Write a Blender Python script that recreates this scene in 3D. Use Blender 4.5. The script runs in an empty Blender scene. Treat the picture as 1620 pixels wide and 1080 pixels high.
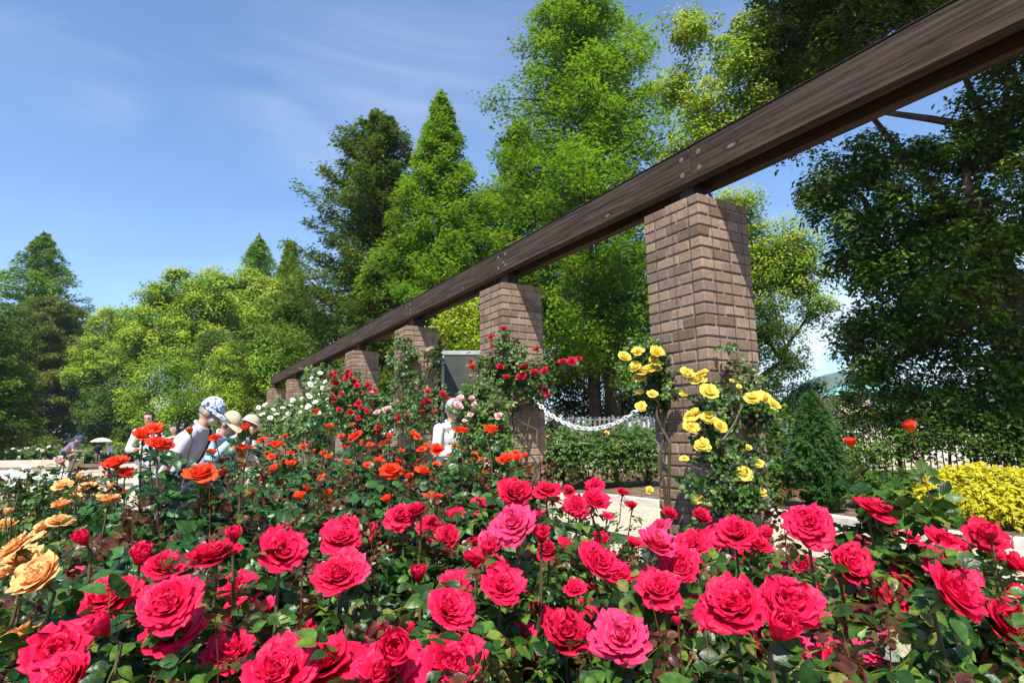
import bpy, math, random
import numpy as np
from mathutils import Vector, Matrix
PI = math.pi
rng = np.random.default_rng(11)
random.seed(5)
scene = bpy.context.scene
COL = scene.collection
sin, cos = math.sin, math.cos

# ------------------------------------------------------------------ camera maths
F, PIT, ROL, TH = 912.4, 0.1563, 0.0167, 0.5448
CAMZ = 1.20
def ray(px, py):
    x0, y0 = (px - 810) / F, -(py - 540) / F
    x = x0 * cos(ROL) + y0 * sin(ROL)
    y = -x0 * sin(ROL) + y0 * cos(ROL)
    c, s = cos(PIT), sin(PIT)
    return np.array([x, c - y * s, s + y * c])
def at(px, py, d):                 # the point seen at a photo pixel, d metres ahead
    v = ray(px, py)
    return np.array([0, 0, CAMZ]) + v * (d / v[1])
U = np.array([-sin(TH), cos(TH), 0.0])      # along the pergola, away
V = np.array([cos(TH), sin(TH), 0.0])       # across the pergola, away
P1 = np.array([1.2353, 3.6001, 0.0])        # near corner of the nearest pier
W = 0.5
SPOS = [0, 2.566, 5.300, 8.048, 11.02, 14.107, 17.528]
PTOP = CAMZ + 1.5456

# ------------------------------------------------------------------ object helpers
def tag(o, label=None, cat=None, group=None, kind=None):
    if label: o['label'] = label
    if cat: o['category'] = cat
    if group: o['group'] = group
    if kind: o['kind'] = kind
    return o
def empty(name, loc, label, cat, group=None):
    o = bpy.data.objects.new(name, None)
    COL.objects.link(o)
    o.location = [float(a) for a in loc]
    o.empty_display_size = 0.1
    return tag(o, label, cat, group)
def link(name, me, parent=None, loc=None, rot=None, scale=None):
    o = bpy.data.objects.new(name, me)
    COL.objects.link(o)
    if parent is not None: o.parent = parent
    if loc is not None: o.location = [float(a) for a in loc]
    if rot is not None: o.rotation_euler = rot
    if scale is not None: o.scale = (scale,) * 3 if np.isscalar(scale) else scale
    return o
def mesh_np(name, verts, faces, mats, smooth=False, midx=None):
    """faces: list of (k x n) int arrays, n = 3 or 4"""
    me = bpy.data.meshes.new(name)
    faces = [np.asarray(f) for f in faces if len(f)]
    verts = np.asarray(verts, dtype=np.float32)
    me.vertices.add(len(verts)); me.vertices.foreach_set('co', verts.ravel())
    tot = np.concatenate([np.full(len(f), f.shape[1]) for f in faces])
    flat = np.concatenate([f.ravel() for f in faces])
    me.loops.add(len(flat)); me.loops.foreach_set('vertex_index', flat.astype(np.int32))
    me.polygons.add(len(tot))
    st = np.concatenate([[0], np.cumsum(tot)[:-1]])
    me.polygons.foreach_set('loop_start', st.astype(np.int32))
    me.polygons.foreach_set('loop_total', tot.astype(np.int32))
    for m in (mats if isinstance(mats, (list, tuple)) else [mats]): me.materials.append(m)
    if midx is not None: me.polygons.foreach_set('material_index', np.asarray(midx, dtype=np.int32))
    me.polygons.foreach_set('use_smooth', np.full(len(tot), bool(smooth)))
    me.update(calc_edges=True)
    return me
class MB:
    """collects shapes into one mesh"""
    def __init__(s): s.v = []; s.q = []; s.t = []; s.n = 0; s.qm = []; s.tm = []; s.m = 0
    def add(s, v, q=None, t=None):
        v = np.asarray(v, float); s.v.append(v)
        if q is not None and len(q): s.q.append(np.asarray(q) + s.n); s.qm += [s.m] * len(q)
        if t is not None and len(t): s.t.append(np.asarray(t) + s.n); s.tm += [s.m] * len(t)
        s.n += len(v); return s
    def box(s, lo, hi, R=None, o=None, bev=0.0):
        lo = np.array(lo, float); hi = np.array(hi, float)
        if bev > 0:
            vs = []; idx = {}
            for sx in (0, 1):
                for sy in (0, 1):
                    for sz in (0, 1):
                        c = np.where([sx, sy, sz], hi, lo); d = np.where([sx, sy, sz], -bev, bev)
                        for k in range(3):
                            p = c + d; p[k] = c[k]
                            idx[(sx, sy, sz, k)] = len(vs); vs.append(p)
            q = []; t = []
            g = lambda a, b, c, k: idx[(a, b, c, k)]
            for k in range(3):
                a1, a2 = [(1, 2), (2, 0), (0, 1)][k]
                for sd in (0, 1):
                    f = []
                    for (i, j) in ((0, 0), (1, 0), (1, 1), (0, 1)):
                        c = [0, 0, 0]; c[k] = sd; c[a1] = i; c[a2] = j; f.append(g(*c, k))
                    q.append(f if sd else f[::-1])
            for k in range(3):           # edges along axis k
                a1, a2 = [(1, 2), (2, 0), (0, 1)][k]
                for i in (0, 1):
                    for j in (0, 1):
                        c0 = [0, 0, 0]; c0[a1] = i; c0[a2] = j; c1 = list(c0); c1[k] = 1
                        f = [g(*c0, a1), g(*c1, a1), g(*c1, a2), g(*c0, a2)]
                        q.append(f if (i ^ j) else f[::-1])
            for (a, b, c) in [(i, j, k) for i in (0, 1) for j in (0, 1) for k in (0, 1)]:
                f = [g(a, b, c, 0), g(a, b, c, 1), g(a, b, c, 2)]
                t.append(f if (a + b + c) % 2 else f[::-1])
            v = np.array(vs)
        else:
            x0, y0, z0 = lo; x1, y1, z1 = hi
            v = np.array([[x0,y0,z0],[x1,y0,z0],[x1,y1,z0],[x0,y1,z0],[x0,y0,z1],[x1,y0,z1],[x1,y1,z1],[x0,y1,z1]])
            q = [[0,3,2,1],[4,5,6,7],[0,1,5,4],[1,2,6,5],[2,3,7,6],[3,0,4,7]]; t = []
        if R is not None: v = v @ np.asarray(R).T
        if o is not None: v = v + np.asarray(o)
        return s.add(v, q, t)
    def tube(s, pts, rad, n=6, cap=True):
        pts = np.asarray(pts, float); k = len(pts)
        rad = np.full(k, rad) if np.isscalar(rad) else np.asarray(rad, float)
        tg = np.gradient(pts, axis=0); tg /= np.linalg.norm(tg, axis=1)[:, None] + 1e-9
        ref = np.array([0.13, 0.31, 1.0]) if abs(tg[0][2]) < .9 else np.array([1.0, .2, 0])
        a = np.cross(tg, ref); a /= np.linalg.norm(a, axis=1)[:, None] + 1e-9
        b = np.cross(tg, a)
        th = np.arange(n) * 2 * PI / n
        v = pts[:, None] + rad[:, None, None] * (a[:, None] * np.cos(th)[None, :, None] + b[:, None] * np.sin(th)[None, :, None])
        v = v.reshape(-1, 3)
        i = np.arange(k - 1)[:, None] * n; j = np.arange(n)[None]; j2 = (j + 1) % n
        q = np.stack([i + j, i + j2, i + n + j2, i + n + j], -1).reshape(-1, 4)
        t = []
        if cap:
            v = np.vstack([v, pts[0], pts[-1]]); c0 = k * n
            t = [[c0, (m + 1) % n, m] for m in range(n)] + [[c0 + 1, (k - 1) * n + m, (k - 1) * n + (m + 1) % n] for m in range(n)]
        return s.add(v, q, t)
    def ball(s, c, r, R=None, nu=14, nv=9):
        r = np.array([r, r, r], float) if np.isscalar(r) else np.array(r, float)
        vs = [[0, 0, 1]]
        for i in range(1, nv):
            p = PI * i / nv
            for j in range(nu): vs.append([sin(p) * cos(2 * PI * j / nu), sin(p) * sin(2 * PI * j / nu), cos(p)])
        vs.append([0, 0, -1]); v = np.array(vs) * r
        if R is not None: v = v @ np.asarray(R).T
        q = []; t = []
        for i in range(nv - 2):
            for j in range(nu):
                q.append([1 + i * nu + j, 1 + (i + 1) * nu + j, 1 + (i + 1) * nu + (j + 1) % nu, 1 + i * nu + (j + 1) % nu])
        e = len(vs) - 1
        for j in range(nu):
            t.append([0, 1 + j, 1 + (j + 1) % nu]); t.append([e, 1 + (nv - 2) * nu + (j + 1) % nu, 1 + (nv - 2) * nu + j])
        return s.add(v + np.asarray(c), q, t)
    def cone(s, a, b, ra, rb, n=12):       # capsule-ish tapered limb with round ends
        a = np.asarray(a, float); b = np.asarray(b, float)
        s.ball(a, ra, nu=12, nv=8); s.ball(b, rb, nu=12, nv=8)
        return s.tube([a, (a + b) / 2, b], [ra, (ra + rb) / 2, rb], n)
    def mesh(s, name, mats, smooth=False):
        fs = []; mi = []
        if s.q: fs.append(np.concatenate(s.q)); mi += s.qm
        if s.t: fs.append(np.concatenate([np.asarray(x).reshape(-1, 3) for x in s.t])); mi += s.tm
        return mesh_np(name, np.concatenate(s.v), fs, mats, smooth, mi if isinstance(mats, (list, tuple)) else None)
    def build(s, name, mats, parent=None, smooth=False, loc=None):
        return link(name, s.mesh(name, mats, smooth), parent, loc)

# ------------------------------------------------------------------ materials
def newmat(name):
    m = bpy.data.materials.new(name); m.use_nodes = True
    nt = m.node_tree; nt.nodes.clear()
    return m, nt, nt.nodes.new, nt.links.new
def ramp(N, stops, interp='LINEAR'):
    r = N('ShaderNodeValToRGB'); r.color_ramp.interpolation = interp
    el = r.color_ramp.elements
    while len(el) < len(stops): el.new(0.5)
    for e, (p, c) in zip(el, stops): e.position = p; e.color = (*c, 1)
    return r
def leafmat(name, stops, trans=0.3, rough=0.45, spec=0.4, tcol=1.5, clump=0.0, cscale=1.0, mottle=False):
    m, nt, N, L = newmat(name)
    out = N('ShaderNodeOutputMaterial'); g = N('ShaderNodeNewGeometry')
    r = ramp(N, stops)
    if clump > 0:
        tc = N('ShaderNodeTexCoord'); no = N('ShaderNodeTexNoise'); no.inputs['Scale'].default_value = cscale
        L(tc.outputs['Object'], no.inputs['Vector'])
        mx = N('ShaderNodeMapRange'); mx.inputs['From Min'].default_value = .3; mx.inputs['From Max'].default_value = .7
        L(no.outputs['Fac'], mx.inputs['Value'])
        mm = N('ShaderNodeMix'); mm.inputs[0].default_value = clump
        L(g.outputs['Random Per Island'], mm.inputs[2]); L(mx.outputs[0], mm.inputs[3])
        L(mm.outputs[0], r.inputs['Fac'])
    else:
        L(g.outputs['Random Per Island'], r.inputs['Fac'])
    p = N('ShaderNodeBsdfPrincipled'); p.inputs['Roughness'].default_value = rough
    p.inputs['Specular IOR Level'].default_value = spec
    if mottle:
        tc = N('ShaderNodeTexCoord'); mn = N('ShaderNodeTexNoise'); mn.inputs['Scale'].default_value = 75; mn.inputs['Detail'].default_value = 4; L(tc.outputs['Object'], mn.inputs['Vector'])
        mr_ = ramp(N, [(.3, (.55, .55, .5)), (.5, (1, 1, 1)), (.72, (1.5, 1.45, 1.2))]); L(mn.outputs['Fac'], mr_.inputs['Fac'])
        mm_ = N('ShaderNodeMix'); mm_.data_type = 'RGBA'; mm_.blend_type = 'MULTIPLY'; mm_.inputs[0].default_value = 1; L(r.outputs['Color'], mm_.inputs[6]); L(mr_.outputs['Color'], mm_.inputs[7]); L(mm_.outputs[2], p.inputs['Base Color'])
        bp = N('ShaderNodeBump'); bp.inputs['Strength'].default_value = .5; bp.inputs['Distance'].default_value = .004; L(mn.outputs['Fac'], bp.inputs['Height']); L(bp.outputs['Normal'], p.inputs['Normal'])
    else: L(r.outputs['Color'], p.inputs['Base Color'])
    t = N('ShaderNodeBsdfTranslucent')
    hs = N('ShaderNodeHueSaturation'); hs.inputs['Value'].default_value = tcol; hs.inputs['Hue'].default_value = 0.485
    L(r.outputs['Color'], hs.inputs['Color']); L(hs.outputs['Color'], t.inputs['Color'])
    mix = N('ShaderNodeMixShader'); mix.inputs['Fac'].default_value = trans
    L(p.outputs[0], mix.inputs[1]); L(t.outputs[0], mix.inputs[2]); L(mix.outputs[0], out.inputs['Surface'])
    return m
def plain(name, col, rough=0.6, spec=0.3, bump=0.0, bscale=40, var=0.0, metal=0.0):
    m, nt, N, L = newmat(name)
    out = N('ShaderNodeOutputMaterial'); p = N('ShaderNodeBsdfPrincipled')
    p.inputs['Roughness'].default_value = rough; p.inputs['Specular IOR Level'].default_value = spec
    p.inputs['Metallic'].default_value = metal
    p.inputs['Base Color'].default_value = (*col, 1)
    tc = N('ShaderNodeTexCoord')
    if var > 0:
        n = N('ShaderNodeTexNoise'); n.inputs['Scale'].default_value = bscale * .3; n.inputs['Detail'].default_value = 6
        L(tc.outputs['Object'], n.inputs['Vector'])
        a = tuple(c * (1 - var) for c in col); b = tuple(min(1, c * (1 + var)) for c in col)
        r = ramp(N, [(.3, a), (.7, b)]); L(n.outputs['Fac'], r.inputs['Fac']); L(r.outputs['Color'], p.inputs['Base Color'])
    if bump > 0:
        n = N('ShaderNodeTexNoise'); n.inputs['Scale'].default_value = bscale; n.inputs['Detail'].default_value = 5
        L(tc.outputs['Object'], n.inputs['Vector'])
        b = N('ShaderNodeBump'); b.inputs['Strength'].default_value = bump; b.inputs['Distance'].default_value = .01
        L(n.outputs['Fac'], b.inputs['Height']); L(b.outputs['Normal'], p.inputs['Normal'])
    L(p.outputs[0], out.inputs['Surface'])
    return m
def petalmat(name, base, mid, edge, trans=0.35):
    m, nt, N, L = newmat(name)
    out = N('ShaderNodeOutputMaterial'); uv = N('ShaderNodeUVMap'); sp = N('ShaderNodeSeparateXYZ')
    L(uv.outputs[0], sp.inputs[0])
    g = N('ShaderNodeNewGeometry'); oi = N('ShaderNodeObjectInfo')
    tc = N('ShaderNodeTexCoord'); n = N('ShaderNodeTexNoise'); n.inputs['Scale'].default_value = 3.5; n.inputs['Detail'].default_value = 3
    L(tc.outputs['Object'], n.inputs['Vector'])
    ad = N('ShaderNodeMath'); ad.operation = 'MULTIPLY_ADD'; ad.inputs[1].default_value = .55; L(n.outputs['Fac'], ad.inputs[0]); L(sp.outputs[1], ad.inputs[2])
    a2 = N('ShaderNodeMath'); a2.operation = 'MULTIPLY_ADD'; a2.inputs[1].default_value = .25; L(g.outputs['Random Per Island'], a2.inputs[0]); L(ad.outputs[0], a2.inputs[2])
    a3 = N('ShaderNodeMath'); a3.operation = 'MULTIPLY_ADD'; a3.inputs[1].default_value = .35; L(oi.outputs['Random'], a3.inputs[0]); L(a2.outputs[0], a3.inputs[2])
    a4 = N('ShaderNodeMath'); a4.operation = 'SUBTRACT'; a4.inputs[1].default_value = .42; L(a3.outputs[0], a4.inputs[0])
    r = ramp(N, [(0.05, base), (.55, mid), (1.0, edge)]); L(a4.outputs[0], r.inputs['Fac'])
    p = N('ShaderNodeBsdfPrincipled'); p.inputs['Roughness'].default_value = .5; p.inputs['Specular IOR Level'].default_value = .22
    L(r.outputs['Color'], p.inputs['Base Color'])
    w = N('ShaderNodeTexNoise'); w.inputs['Scale'].default_value = 5; L(tc.outputs['Object'], w.inputs['Vector'])
    b = N('ShaderNodeBump'); b.inputs['Strength'].default_value = .15; b.inputs['Distance'].default_value = .05
    L(w.outputs['Fac'], b.inputs['Height']); L(b.outputs['Normal'], p.inputs['Normal'])
    t = N('ShaderNodeBsdfTranslucent'); L(r.outputs['Color'], t.inputs['Color'])
    mix = N('ShaderNodeMixShader'); mix.inputs['Fac'].default_value = trans
    L(p.outputs[0], mix.inputs[1]); L(t.outputs[0], mix.inputs[2]); L(mix.outputs[0], out.inputs['Surface'])
    return m

M = {}
M['crimson'] = petalmat('petal_crimson', (.38, .001, .008), (.72, .003, .030), (.83, .013, .085))
M['faded'] = petalmat('petal_crimson_faded', (.46, .002, .025), (.77, .009, .075), (.86, .05, .17))
M['deep'] = petalmat('petal_crimson_deep', (.26, .001, .008), (.52, .002, .022), (.66, .008, .055))
M['orange'] = petalmat('petal_orange', (.94, .42, .015), (.93, .17, .016), (.90, .06, .018))
M['peach'] = petalmat('petal_peach', (.94, .24, .02), (.95, .37, .07), (.95, .53, .20))
M['yellow'] = petalmat('petal_yellow', (.90, .44, .01), (.93, .62, .02), (.94, .76, .14))
M['red'] = petalmat('petal_red', (.22, .001, .006), (.48, .003, .018), (.62, .01, .04))
M['white'] = petalmat('petal_white', (.85, .78, .45), (.9, .87, .72), (.92, .91, .86))
M['pink'] = petalmat('petal_pink', (.85, .18, .14), (.88, .36, .34), (.9, .60, .58))
M['stamen'] = plain('stamen_yellow', (.85, .5, .08), .7)
M['sepal'] = leafmat('sepal_green', [(0, (.09, .16, .03)), (1, (.14, .2, .05))], .2)
M['rleaf'] = leafmat('rose_leaf', [(0, (.010, .032, .005)), (.4, (.022, .066, .010)), (.75, (.055, .125, .017)), (.93, (.12, .20, .025)), (1, (.18, .13, .035))], .22, .38, .35, 1.7, mottle=True)
M['rleaf_dk'] = leafmat('rose_leaf_deep', [(0, (.010, .038, .009)), (.5, (.021, .075, .016)), (1, (.05, .135, .024))], .18, .36, .4, 1.6, mottle=True)
M['rleaf_lt'] = leafmat('rose_leaf_light', [(0, (.025, .07, .010)), (.5, (.06, .135, .018)), (1, (.14, .22, .035))], .28, .4, .5, 1.6, mottle=True)
M['shoot'] = leafmat('young_shoot_leaf', [(0, (.055, .012, .010)), (.5, (.11, .03, .015)), (.8, (.12, .065, .02)), (1, (.09, .10, .02))], .3, .35, .5, 1.4, mottle=True)
M['cane'] = plain('rose_cane', (.085, .065, .03), .6, .3, var=.4, bscale=30)
M['cane_red'] = plain('rose_cane_young', (.13, .035, .02), .55, .3, var=.4, bscale=30)
M['twig'] = plain('dead_twig', (.26, .19, .13), .8, .2, var=.3)

def metalwood():
    m, nt, N, L = newmat('stained_timber')
    out = N('ShaderNodeOutputMaterial'); p = N('ShaderNodeBsdfPrincipled'); tc = N('ShaderNodeTexCoord')
    mp = N('ShaderNodeMapping'); mp.inputs['Scale'].default_value = (1.2, 42, 42); L(tc.outputs['Object'], mp.inputs['Vector'])
    warp = N('ShaderNodeTexNoise'); warp.inputs['Scale'].default_value = 1.6; warp.inputs['Detail'].default_value = 2; L(tc.outputs['Object'], warp.inputs['Vector'])
    wm = N('ShaderNodeVectorMath'); wm.operation = 'MULTIPLY'; wm.inputs[1].default_value = (0, 1.6, 1.6); L(warp.outputs['Color'], wm.inputs[0])
    wa = N('ShaderNodeVectorMath'); L(mp.outputs[0], wa.inputs[0]); L(wm.outputs[0], wa.inputs[1])
    n = N('ShaderNodeTexNoise'); n.inputs['Scale'].default_value = 1.0; n.inputs['Detail'].default_value = 9; n.inputs['Roughness'].default_value = .68
    L(wa.outputs[0], n.inputs['Vector'])
    r = ramp(N, [(.30, (.014, .009, .006)), (.46, (.042, .027, .019)), (.60, (.078, .052, .038)), (.8, (.16, .12, .095))]); L(n.outputs['Fac'], r.inputs['Fac'])
    # big weathered patches (bleached stain)
    n2 = N('ShaderNodeTexNoise'); n2.inputs['Scale'].default_value = 1.0; n2.inputs['Detail'].default_value = 5
    mp2 = N('ShaderNodeMapping'); mp2.inputs['Scale'].default_value = (.9, 34, 34); L(tc.outputs['Object'], mp2.inputs['Vector']); L(mp2.outputs[0], n2.inputs['Vector'])
    r2 = ramp(N, [(.46, (0, 0, 0)), (.68, (.38, .38, .38))]); L(n2.outputs['Fac'], r2.inputs['Fac'])
    mx = N('ShaderNodeMix'); mx.data_type = 'RGBA'; L(r2.outputs['Color'], mx.inputs[0]); L(r.outputs['Color'], mx.inputs[6]); mx.inputs[7].default_value = (.135, .105, .09, 1)
    # knots
    mp3 = N('ShaderNodeMapping'); mp3.inputs['Scale'].default_value = (1.7, 4.5, 4.5); L(tc.outputs['Object'], mp3.inputs['Vector'])
    v = N('ShaderNodeTexVoronoi'); v.inputs['Scale'].default_value = 1.0; L(mp3.outputs[0], v.inputs['Vector'])
    r3 = ramp(N, [(.03, (.2, .16, .14)), (.085, (.015, .010, .008)), (.13, (.05, .034, .028)), (.16, (0, 0, 0))]); L(v.outputs['Distance'], r3.inputs['Fac'])
    r4 = ramp(N, [(.08, (1, 1, 1)), (.13, (0, 0, 0))]); L(v.outputs['Distance'], r4.inputs['Fac'])
    mx2 = N('ShaderNodeMix'); mx2.data_type = 'RGBA'; L(r4.outputs['Color'], mx2.inputs[0]); L(mx.outputs[2], mx2.inputs[6]); L(r3.outputs['Color'], mx2.inputs[7])
    mp4 = N('ShaderNodeMapping'); mp4.inputs['Scale'].default_value = (.55, 26, 26); L(tc.outputs['Object'], mp4.inputs['Vector'])
    n4 = N('ShaderNodeTexNoise'); n4.inputs['Scale'].default_value = 1.3; n4.inputs['Detail'].default_value = 3; L(mp4.outputs[0], n4.inputs['Vector'])
    r5 = ramp(N, [(.485, (0, 0, 0)), (.497, (.85, .85, .85)), (.503, (.85, .85, .85)), (.515, (0, 0, 0))]); L(n4.outputs['Fac'], r5.inputs['Fac'])
    mx5 = N('ShaderNodeMix'); mx5.data_type = 'RGBA'; L(r5.outputs['Color'], mx5.inputs[0]); L(mx2.outputs[2], mx5.inputs[6]); mx5.inputs[7].default_value = (.012, .008, .006, 1)
    L(mx5.outputs[2], p.inputs['Base Color']); p.inputs['Roughness'].default_value = .7; p.inputs['Specular IOR Level'].default_value = .12
    b = N('ShaderNodeBump'); b.inputs['Strength'].default_value = .4; b.inputs['Distance'].default_value = .0012; L(n.outputs['Fac'], b.inputs['Height']); L(b.outputs['Normal'], p.inputs['Normal'])
    L(p.outputs[0], out.inputs['Surface']); return m
M['wood'] = metalwood()
M['flash'] = plain('dark_flashing', (.03, .022, .02), .5)
def brickmat():
    m, nt, N, L = newmat('brick_face')
    out = N('ShaderNodeOutputMaterial'); p = N('ShaderNodeBsdfPrincipled'); tc = N('ShaderNodeTexCoord'); g = N('ShaderNodeNewGeometry')
    r = ramp(N, [(0, (.15, .098, .066)), (.2, (.21, .142, .095)), (.55, (.27, .182, .123)), (.85, (.335, .23, .16)), (1, (.18, .13, .10))])
    L(g.outputs['Random Per Island'], r.inputs['Fac'])
    n = N('ShaderNodeTexNoise'); n.inputs['Scale'].default_value = 38; n.inputs['Detail'].default_value = 8; n.inputs['Roughness'].default_value = .7
    L(tc.outputs['Object'], n.inputs['Vector'])
    r2 = ramp(N, [(.3, (.55, .52, .5)), (.5, (1, 1, 1)), (.75, (1.25, 1.22, 1.2))]); L(n.outputs['Fac'], r2.inputs['Fac'])
    mx = N('ShaderNodeMix'); mx.data_type = 'RGBA'; mx.blend_type = 'MULTIPLY'; mx.inputs[0].default_value = .8
    L(r.outputs['Color'], mx.inputs[6]); L(r2.outputs['Color'], mx.inputs[7])
    # soot and lichen patches larger than a brick
    n3 = N('ShaderNodeTexNoise'); n3.inputs['Scale'].default_value = 2.6; n3.inputs['Detail'].default_value = 6; L(tc.outputs['Object'], n3.inputs['Vector'])
    r3 = ramp(N, [(.45, (0, 0, 0)), (.7, (.5, .5, .5))]); L(n3.outputs['Fac'], r3.inputs['Fac'])
    mx3 = N('ShaderNodeMix'); mx3.data_type = 'RGBA'; L(r3.outputs['Color'], mx3.inputs[0]); L(mx.outputs[2], mx3.inputs[6]); mx3.inputs[7].default_value = (.19, .135, .115, 1)
    L(mx3.outputs[2], p.inputs['Base Color']); p.inputs['Roughness'].default_value = .85; p.inputs['Specular IOR Level'].default_value = .2
    nb = N('ShaderNodeTexNoise'); nb.inputs['Scale'].default_value = 160; nb.inputs['Detail'].default_value = 6; L(tc.outputs['Object'], nb.inputs['Vector'])
    b = N('ShaderNodeBump'); b.inputs['Strength'].default_value = .5; b.inputs['Distance'].default_value = .002; L(nb.outputs['Fac'], b.inputs['Height']); L(b.outputs['Normal'], p.inputs['Normal'])
    L(p.outputs[0], out.inputs['Surface']); return m
M['brick'] = brickmat()
M['mortar'] = plain('mortar', (.30, .235, .19), .95, .1, .5, 60, .25)
M['wire'] = plain('wire', (.05, .04, .035), .5)
def groundmat(name, stops, scale, speck=None, bump=.6):
    m, nt, N, L = newmat(name)
    out = N('ShaderNodeOutputMaterial'); p = N('ShaderNodeBsdfPrincipled'); tc = N('ShaderNodeTexCoord')
    n = N('ShaderNodeTexNoise'); n.inputs['Scale'].default_value = scale; n.inputs['Detail'].default_value = 10; n.inputs['Roughness'].default_value = .7
    L(tc.outputs['Object'], n.inputs['Vector']); r = ramp(N, stops); L(n.outputs['Fac'], r.inputs['Fac'])
    v = N('ShaderNodeTexVoronoi'); v.inputs['Scale'].default_value = scale * 12; L(tc.outputs['Object'], v.inputs['Vector'])
    mx = N('ShaderNodeMix'); mx.data_type = 'RGBA'; mx.blend_type = 'OVERLAY'; mx.inputs[0].default_value = .45
    L(r.outputs['Color'], mx.inputs[6]); vb = N('ShaderNodeRGBToBW'); L(v.outputs['Color'], vb.inputs[0]); L(vb.outputs[0], mx.inputs[7])
    bw = N('ShaderNodeHueSaturation'); bw.inputs['Saturation'].default_value = 1.0; L(mx.outputs[2], bw.inputs['Color'])
    L(bw.outputs['Color'], p.inputs['Base Color']); p.inputs['Roughness'].default_value = .95; p.inputs['Specular IOR Level'].default_value = .1
    b = N('ShaderNodeBump'); b.inputs['Strength'].default_value = bump; b.inputs['Distance'].default_value = .02; L(v.outputs['Distance'], b.inputs['Height']); L(b.outputs['Normal'], p.inputs['Normal'])
    L(p.outputs[0], out.inputs['Surface']); return m
M['soil'] = groundmat('soil_mulch', [(.3, (.07, .045, .03)), (.5, (.16, .11, .07)), (.7, (.30, .22, .14))], 4)
M['path'] = groundmat('sandy_path', [(.3, (.40, .32, .23)), (.6, (.52, .43, .32)), (.8, (.58, .5, .39))], 3, bump=.2)
M['conc'] = plain('pale_concrete', (.50, .47, .42), .85, .2, .4, 30, .2)
M['tan'] = plain('tan_stone', (.46, .38, .29), .85, .2, .4, 20, .15)
M['bark'] = plain('bark_brown', (.085, .055, .04), .9, .1, 1.0, 14, .5)
M['bark_grey'] = plain('bark_grey', (.13, .11, .085), .9, .1, 1.0, 14, .5)
G = lambda *a: list(a)
M['meta'] = leafmat('redwood_needles', [(0, (.05, .125, .006)), (.4, (.13, .265, .010)), (.8, (.22, .375, .016)), (1, (.33, .46, .03))], .5, .6, .2, 1.3, .5, .55)
M['meta_far'] = leafmat('redwood_needles_far', [(0, (.06, .14, .008)), (.5, (.13, .26, .014)), (1, (.24, .38, .03))], .45, .6, .2, 1.3, .5, .5)
M['cedar'] = leafmat('cedar_needles', [(0, (.035, .070, .009)), (.5, (.085, .145, .014)), (.85, (.17, .24, .022)), (1, (.26, .30, .03))], .35, .6, .2, 1.4, .5, .6)
M['brownfir'] = leafmat('cypress_sprays', [(0, (.045, .085, .010)), (.45, (.11, .17, .018)), (.75, (.18, .20, .03)), (1, (.24, .17, .07))], .35, .7, .15, 1.3, .6, .6)
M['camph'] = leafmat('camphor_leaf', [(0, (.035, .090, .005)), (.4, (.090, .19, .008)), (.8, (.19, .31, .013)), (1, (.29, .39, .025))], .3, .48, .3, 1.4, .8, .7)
M['camph_new_lit'] = leafmat('camphor_new_sunlit_leaf', [(0, (.17, .28, .010)), (.5, (.33, .43, .025)), (1, (.50, .54, .07))], .4, .5, .3, 1.2, .75, .8)  # new growth colour, brightened to paint the sunlit tops of leaf clumps
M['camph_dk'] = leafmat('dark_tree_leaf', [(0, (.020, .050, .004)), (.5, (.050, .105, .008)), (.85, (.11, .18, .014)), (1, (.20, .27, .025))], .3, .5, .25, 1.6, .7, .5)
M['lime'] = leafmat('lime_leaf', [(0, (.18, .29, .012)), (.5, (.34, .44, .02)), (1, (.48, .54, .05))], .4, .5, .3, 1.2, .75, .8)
M['golden'] = leafmat('golden_sprays', [(0, (.30, .30, .012)), (.5, (.58, .52, .015)), (1, (.75, .66, .03))], .3, .55, .3, 1.1, .5, 1.2)
M['thuja'] = leafmat('thuja_sprays', [(0, (.015, .045, .008)), (.5, (.03, .085, .013)), (1, (.065, .13, .02))], .22, .6, .2, 1.4, .5, 2)
M['grass'] = leafmat('grass_blade', [(0, (.10, .24, .02)), (.5, (.22, .38, .04)), (1, (.36, .5, .08))], .3, .5, .3, 1.2)
M['litter'] = leafmat('dry_leaf', [(0, (.16, .09, .045)), (.5, (.36, .26, .15)), (1, (.6, .5, .36))], .15, .8, .1, 1.1)

# ------------------------------------------------------------------ world, sun, camera
LIGHT = 0.40 * U + 0.32 * V + np.array([0, 0, -0.72]); LIGHT /= np.linalg.norm(LIGHT)
to_sun = -LIGHT
elev = math.asin(to_sun[2]); azim = math.atan2(to_sun[0], to_sun[1])
w = bpy.data.worlds.new("World"); scene.world = w; w.use_nodes = True
nt = w.node_tree; nt.nodes.clear(); N = nt.nodes.new; L = nt.links.new
sky = N('ShaderNodeTexSky'); sky.sky_type = 'NISHITA'; sky.sun_disc = False
sky.sun_elevation = elev; sky.sun_rotation = azim
sky.air_density = 1.0; sky.dust_density = .5; sky.ozone_density = 1.5
bg = N('ShaderNodeBackground'); bg.inputs['Strength'].default_value = .108
tc = N('ShaderNodeTexCoord')
mp = N('ShaderNodeMapping'); mp.inputs['Rotation'].default_value = (0, math.radians(32), math.radians(15)); mp.inputs['Scale'].default_value = (1.1, 1.6, 5.0)
L(tc.outputs['Generated'], mp.inputs['Vector'])
n1 = N('ShaderNodeTexNoise'); n1.inputs['Scale'].default_value = 1.25; n1.inputs['Detail'].default_value = 8; n1.inputs['Roughness'].default_value = .55; n1.inputs['Distortion'].default_value = .6
L(mp.outputs[0], n1.inputs['Vector'])
r1 = ramp(N, [(.42, (0, 0, 0)), (.85, (.34, .34, .34))]); L(n1.outputs['Fac'], r1.inputs['Fac'])
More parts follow.
